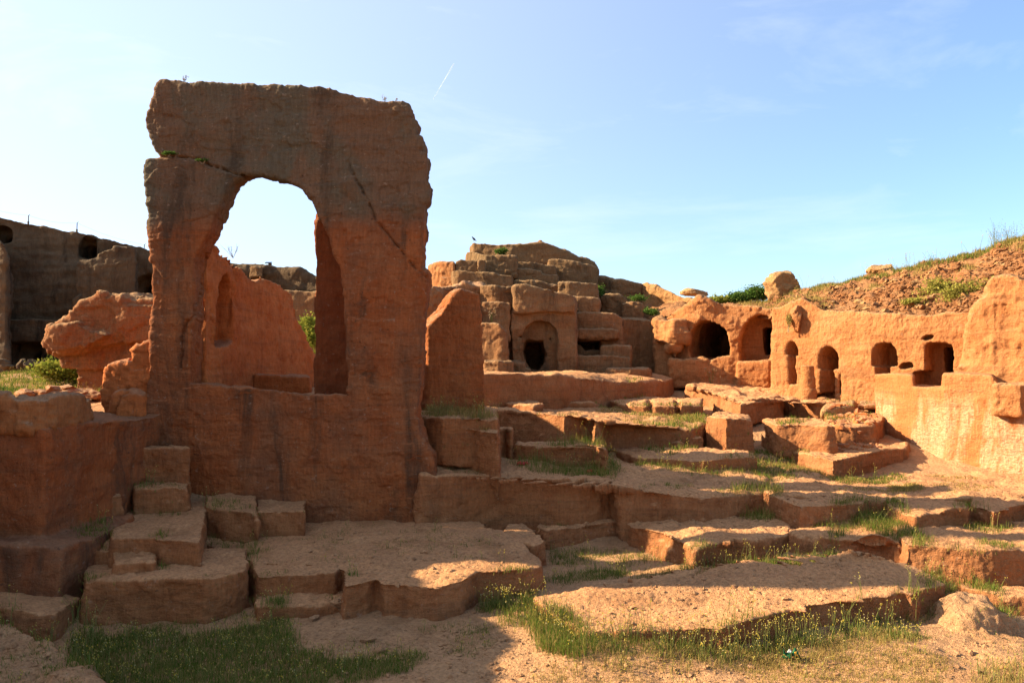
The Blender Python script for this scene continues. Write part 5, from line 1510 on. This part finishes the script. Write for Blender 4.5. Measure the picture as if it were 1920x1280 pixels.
for sgn in (-1, 1):
    loft([bq(0.115,0.020*sgn,0.038,0.004,0.010), bq(0.075,0.036*sgn,0.072,0.014,0.010), bq(0.03,0.046*sgn,0.108,0.026,0.010), bq(-0.005,0.042*sgn,0.138,0.020,0.010), bq(-0.022,0.036*sgn,0.150,0.004,0.004)], M_CROW, "wing", bird, 8)
    loft([bq(0.015,0.018*sgn,0.085,0.010,0.010), bq(0.012,0.018*sgn,0.045,0.006,0.006), bq(0.014,0.018*sgn,0.0,0.005,0.005), bq(0.020,0.018*sgn,-0.012,0.005,0.005)], M_BEAK, "leg", bird, 6)

def bar(bm, a, b, r, seg=8, r2=None):
    a, b = Vector(a), Vector(b)
    q = (b - a).to_track_quat('Z', 'Y').to_matrix()
    ra, rb = [], []
    for k in range(seg):
        an = 2 * math.pi * k / seg
        o = q @ Vector((math.cos(an), math.sin(an), 0))
        ra.append(bm.verts.new(a + o * r)); rb.append(bm.verts.new(b + o * (r2 or r)))
    for k in range(seg):
        j = (k + 1) % seg
        bm.faces.new((ra[k], ra[j], rb[j], rb[k]))
    bm.faces.new(list(reversed(ra))); bm.faces.new(rb)

tops = []
for px, y0, y1, d, lab in [(53,418,404,29.6,"thin fence post on the dark cliff, above its bare left stretch"), (144,433,418,29.8,"thin fence post on the dark cliff, above the small arched window"), (270,472,459,30.4,"thin fence post on the dark cliff, next to the arch")]:
    bm = bmesh.new()
    a, b = P(px, y0 + 3, d), P(px + 0.6, y1, d)
    bar(bm, a, b, 0.017)
    bar(bm, b, b + Vector((0.05, 0.0, 0.04)), 0.010)
    bar(bm, a - Vector((0.0, 0, 0.05)), a + Vector((0, 0, 0.12)), 0.035)
    tag(from_bm("fence_post", bm, M_STEEL), lab, "fence post", "thin fence posts along the top of the dark left cliff", 'thing')
    tops.append(b)
bm = bmesh.new()
chain = [P(-60, 376, 29.4)] + tops + [P(330, 475, 30.6)]
for a, b in zip(chain[:-1], chain[1:]):
    pr = a
    for k in range(1, 9):
        t = k / 8
        q = a.lerp(b, t) - Vector((0, 0, 0.10 * math.sin(math.pi * t)))
        bar(bm, pr, q, 0.0025, 4)
        pr = q
tag(from_bm("fence_wire", bm, M_STEEL), "faint sagging wire strung between the thin fence posts", "wire", kind='thing')

# lamp on the far rock behind the window
lp = P(504, 497.5, 30.6)
lamp = empty("solar_lamp", lp, "small lamp with a tilted panel on the far rock, seen through the arch", "lamp")
bm = bmesh.new(); bar(bm, lp - Vector((0, 0, 0.08)), lp + Vector((0, 0, 0.07)), 0.02)
from_bm("post", bm, M_STEEL, lamp)
bm = bmesh.new()
m4 = bmesh.ops.create_cube(bm, size=1.0)['verts']
for v in m4:
    x, y, z = v.co
    v.co = lp + Vector((x * 0.24 - 0.01, y * 0.16, z * 0.03 + 0.105 + y * 0.05))
bmesh.ops.bevel(bm, geom=list(bm.edges), offset=0.006, segments=2, affect='EDGES')
from_bm("panel", bm, M_PANEL, lamp)
bm = bmesh.new()
m4 = bmesh.ops.create_cube(bm, size=1.0)['verts']
for v in m4:
    x, y, z = v.co
    v.co = lp + Vector((x * 0.12 + 0.05, y * 0.10, z * 0.08 + 0.045))
bmesh.ops.bevel(bm, geom=list(bm.edges), offset=0.01, segments=2, affect='EDGES')
from_bm("housing", bm, M_STEEL, lamp)

# litter
def crumple(name, c, w, d, h, mat, seed, parent=None, bend=0.5):
    n = 14
    u, v = np.meshgrid(np.linspace(-1, 1, n), np.linspace(-1, 1, n))
    q = np.stack([u.ravel() * 1.6 + seed, v.ravel() * 1.6, u.ravel() * 0], 1)
    z = np.abs(fbm(q, 3, seed)) * h * 1.2 + h * bend * (1 - u.ravel() ** 2) * (1 - 0.5 * v.ravel() ** 2)
    V = np.stack([u.ravel() * w + 0.12 * w * fbm(q + 5, 2, seed + 3), v.ravel() * d, z], 1) + np.array(c[:])
    i = (np.arange(n - 1)[:, None] * n + np.arange(n - 1)[None]).ravel()
    Q = np.stack([i, i + 1, i + n + 1, i + n], 1)
    off = len(V)
    V2 = V - np.array([0, 0, 0.002])
    ring = [k for k in range(n)] + [k * n + n - 1 for k in range(1, n)] + [(n - 1) * n + k for k in range(n - 2, -1, -1)] + [k * n for k in range(n - 2, 0, -1)]
    side = [[ring[k], off + ring[k], off + ring[(k + 1) % len(ring)], ring[(k + 1) % len(ring)]] for k in range(len(ring))]
    A = np.concatenate([Q, (Q + off)[:, ::-1], np.array(side)])
    return place(name, np.concatenate([V, V2]), A.ravel(), np.full(len(A), 4), mat, parent=parent)
g0 = drop([PH(1484, 1236, 2.80)[:2]], 1.2)[0]
wr = empty("crisp_packet", g0, "crumpled green packet with an orange spot lying in the dry grass", "litter")
crumple("foil", g0 + np.array([0, 0, 0.01]), 0.075, 0.05, 0.075, M_GREEN, 2, wr)
crumple("orange_patch", g0 + np.array([0.030, -0.035, 0.045]), 0.022, 0.016, 0.03, M_ORANGE, 4, wr)
crumple("white_patch", g0 + np.array([-0.025, -0.02, 0.082]), 0.018, 0.012, 0.02, M_WHITE, 5, wr)
for px, py, lab in [(980, 884, "flattened red plastic scrap on the shaded terrace, larger one"), (1107, 885, "small red plastic scrap on the shaded terrace, near the sunlit block")]:
    w = 0.10 if px < 1000 else 0.065
    q = drop([PH(px, py, 1.76)[:2]], 2.0)
    if len(q):
        o = crumple("plastic_scrap", q[0] + np.array([0, 0, 0.004]), w, 0.05, 0.045, M_REDP, int(px), bend=0.3)
        tag(o, lab, "litter", "red plastic scraps on the terrace", 'thing')

# condensation trail of an aeroplane, far off and high
m = bpy.data.materials.new("vapour")
m.use_nodes = True
n, l = m.node_tree.nodes, m.node_tree.links
n.clear()
o_ = n.new('ShaderNodeOutputMaterial'); d_ = n.new('ShaderNodeBsdfDiffuse'); t_ = n.new('ShaderNodeBsdfTransparent'); x_ = n.new('ShaderNodeMixShader')
d_.inputs['Color'].default_value = (0.9, 0.9, 0.92, 1)
x_.inputs['Fac'].default_value = 0.32
l.new(t_.outputs[0], x_.inputs[1]); l.new(d_.outputs[0], x_.inputs[2]); l.new(x_.outputs[0], o_.inputs['Surface'])
bm = bmesh.new()
bar(bm, P(812, 187, 4000), P(851, 120, 4000), 0.8, 10, 2.6)
tag(from_bm("vapour_trail", bm, m, smooth=True), "short white aeroplane trail in the blue sky above the cliff", "vapour trail", kind='thing')
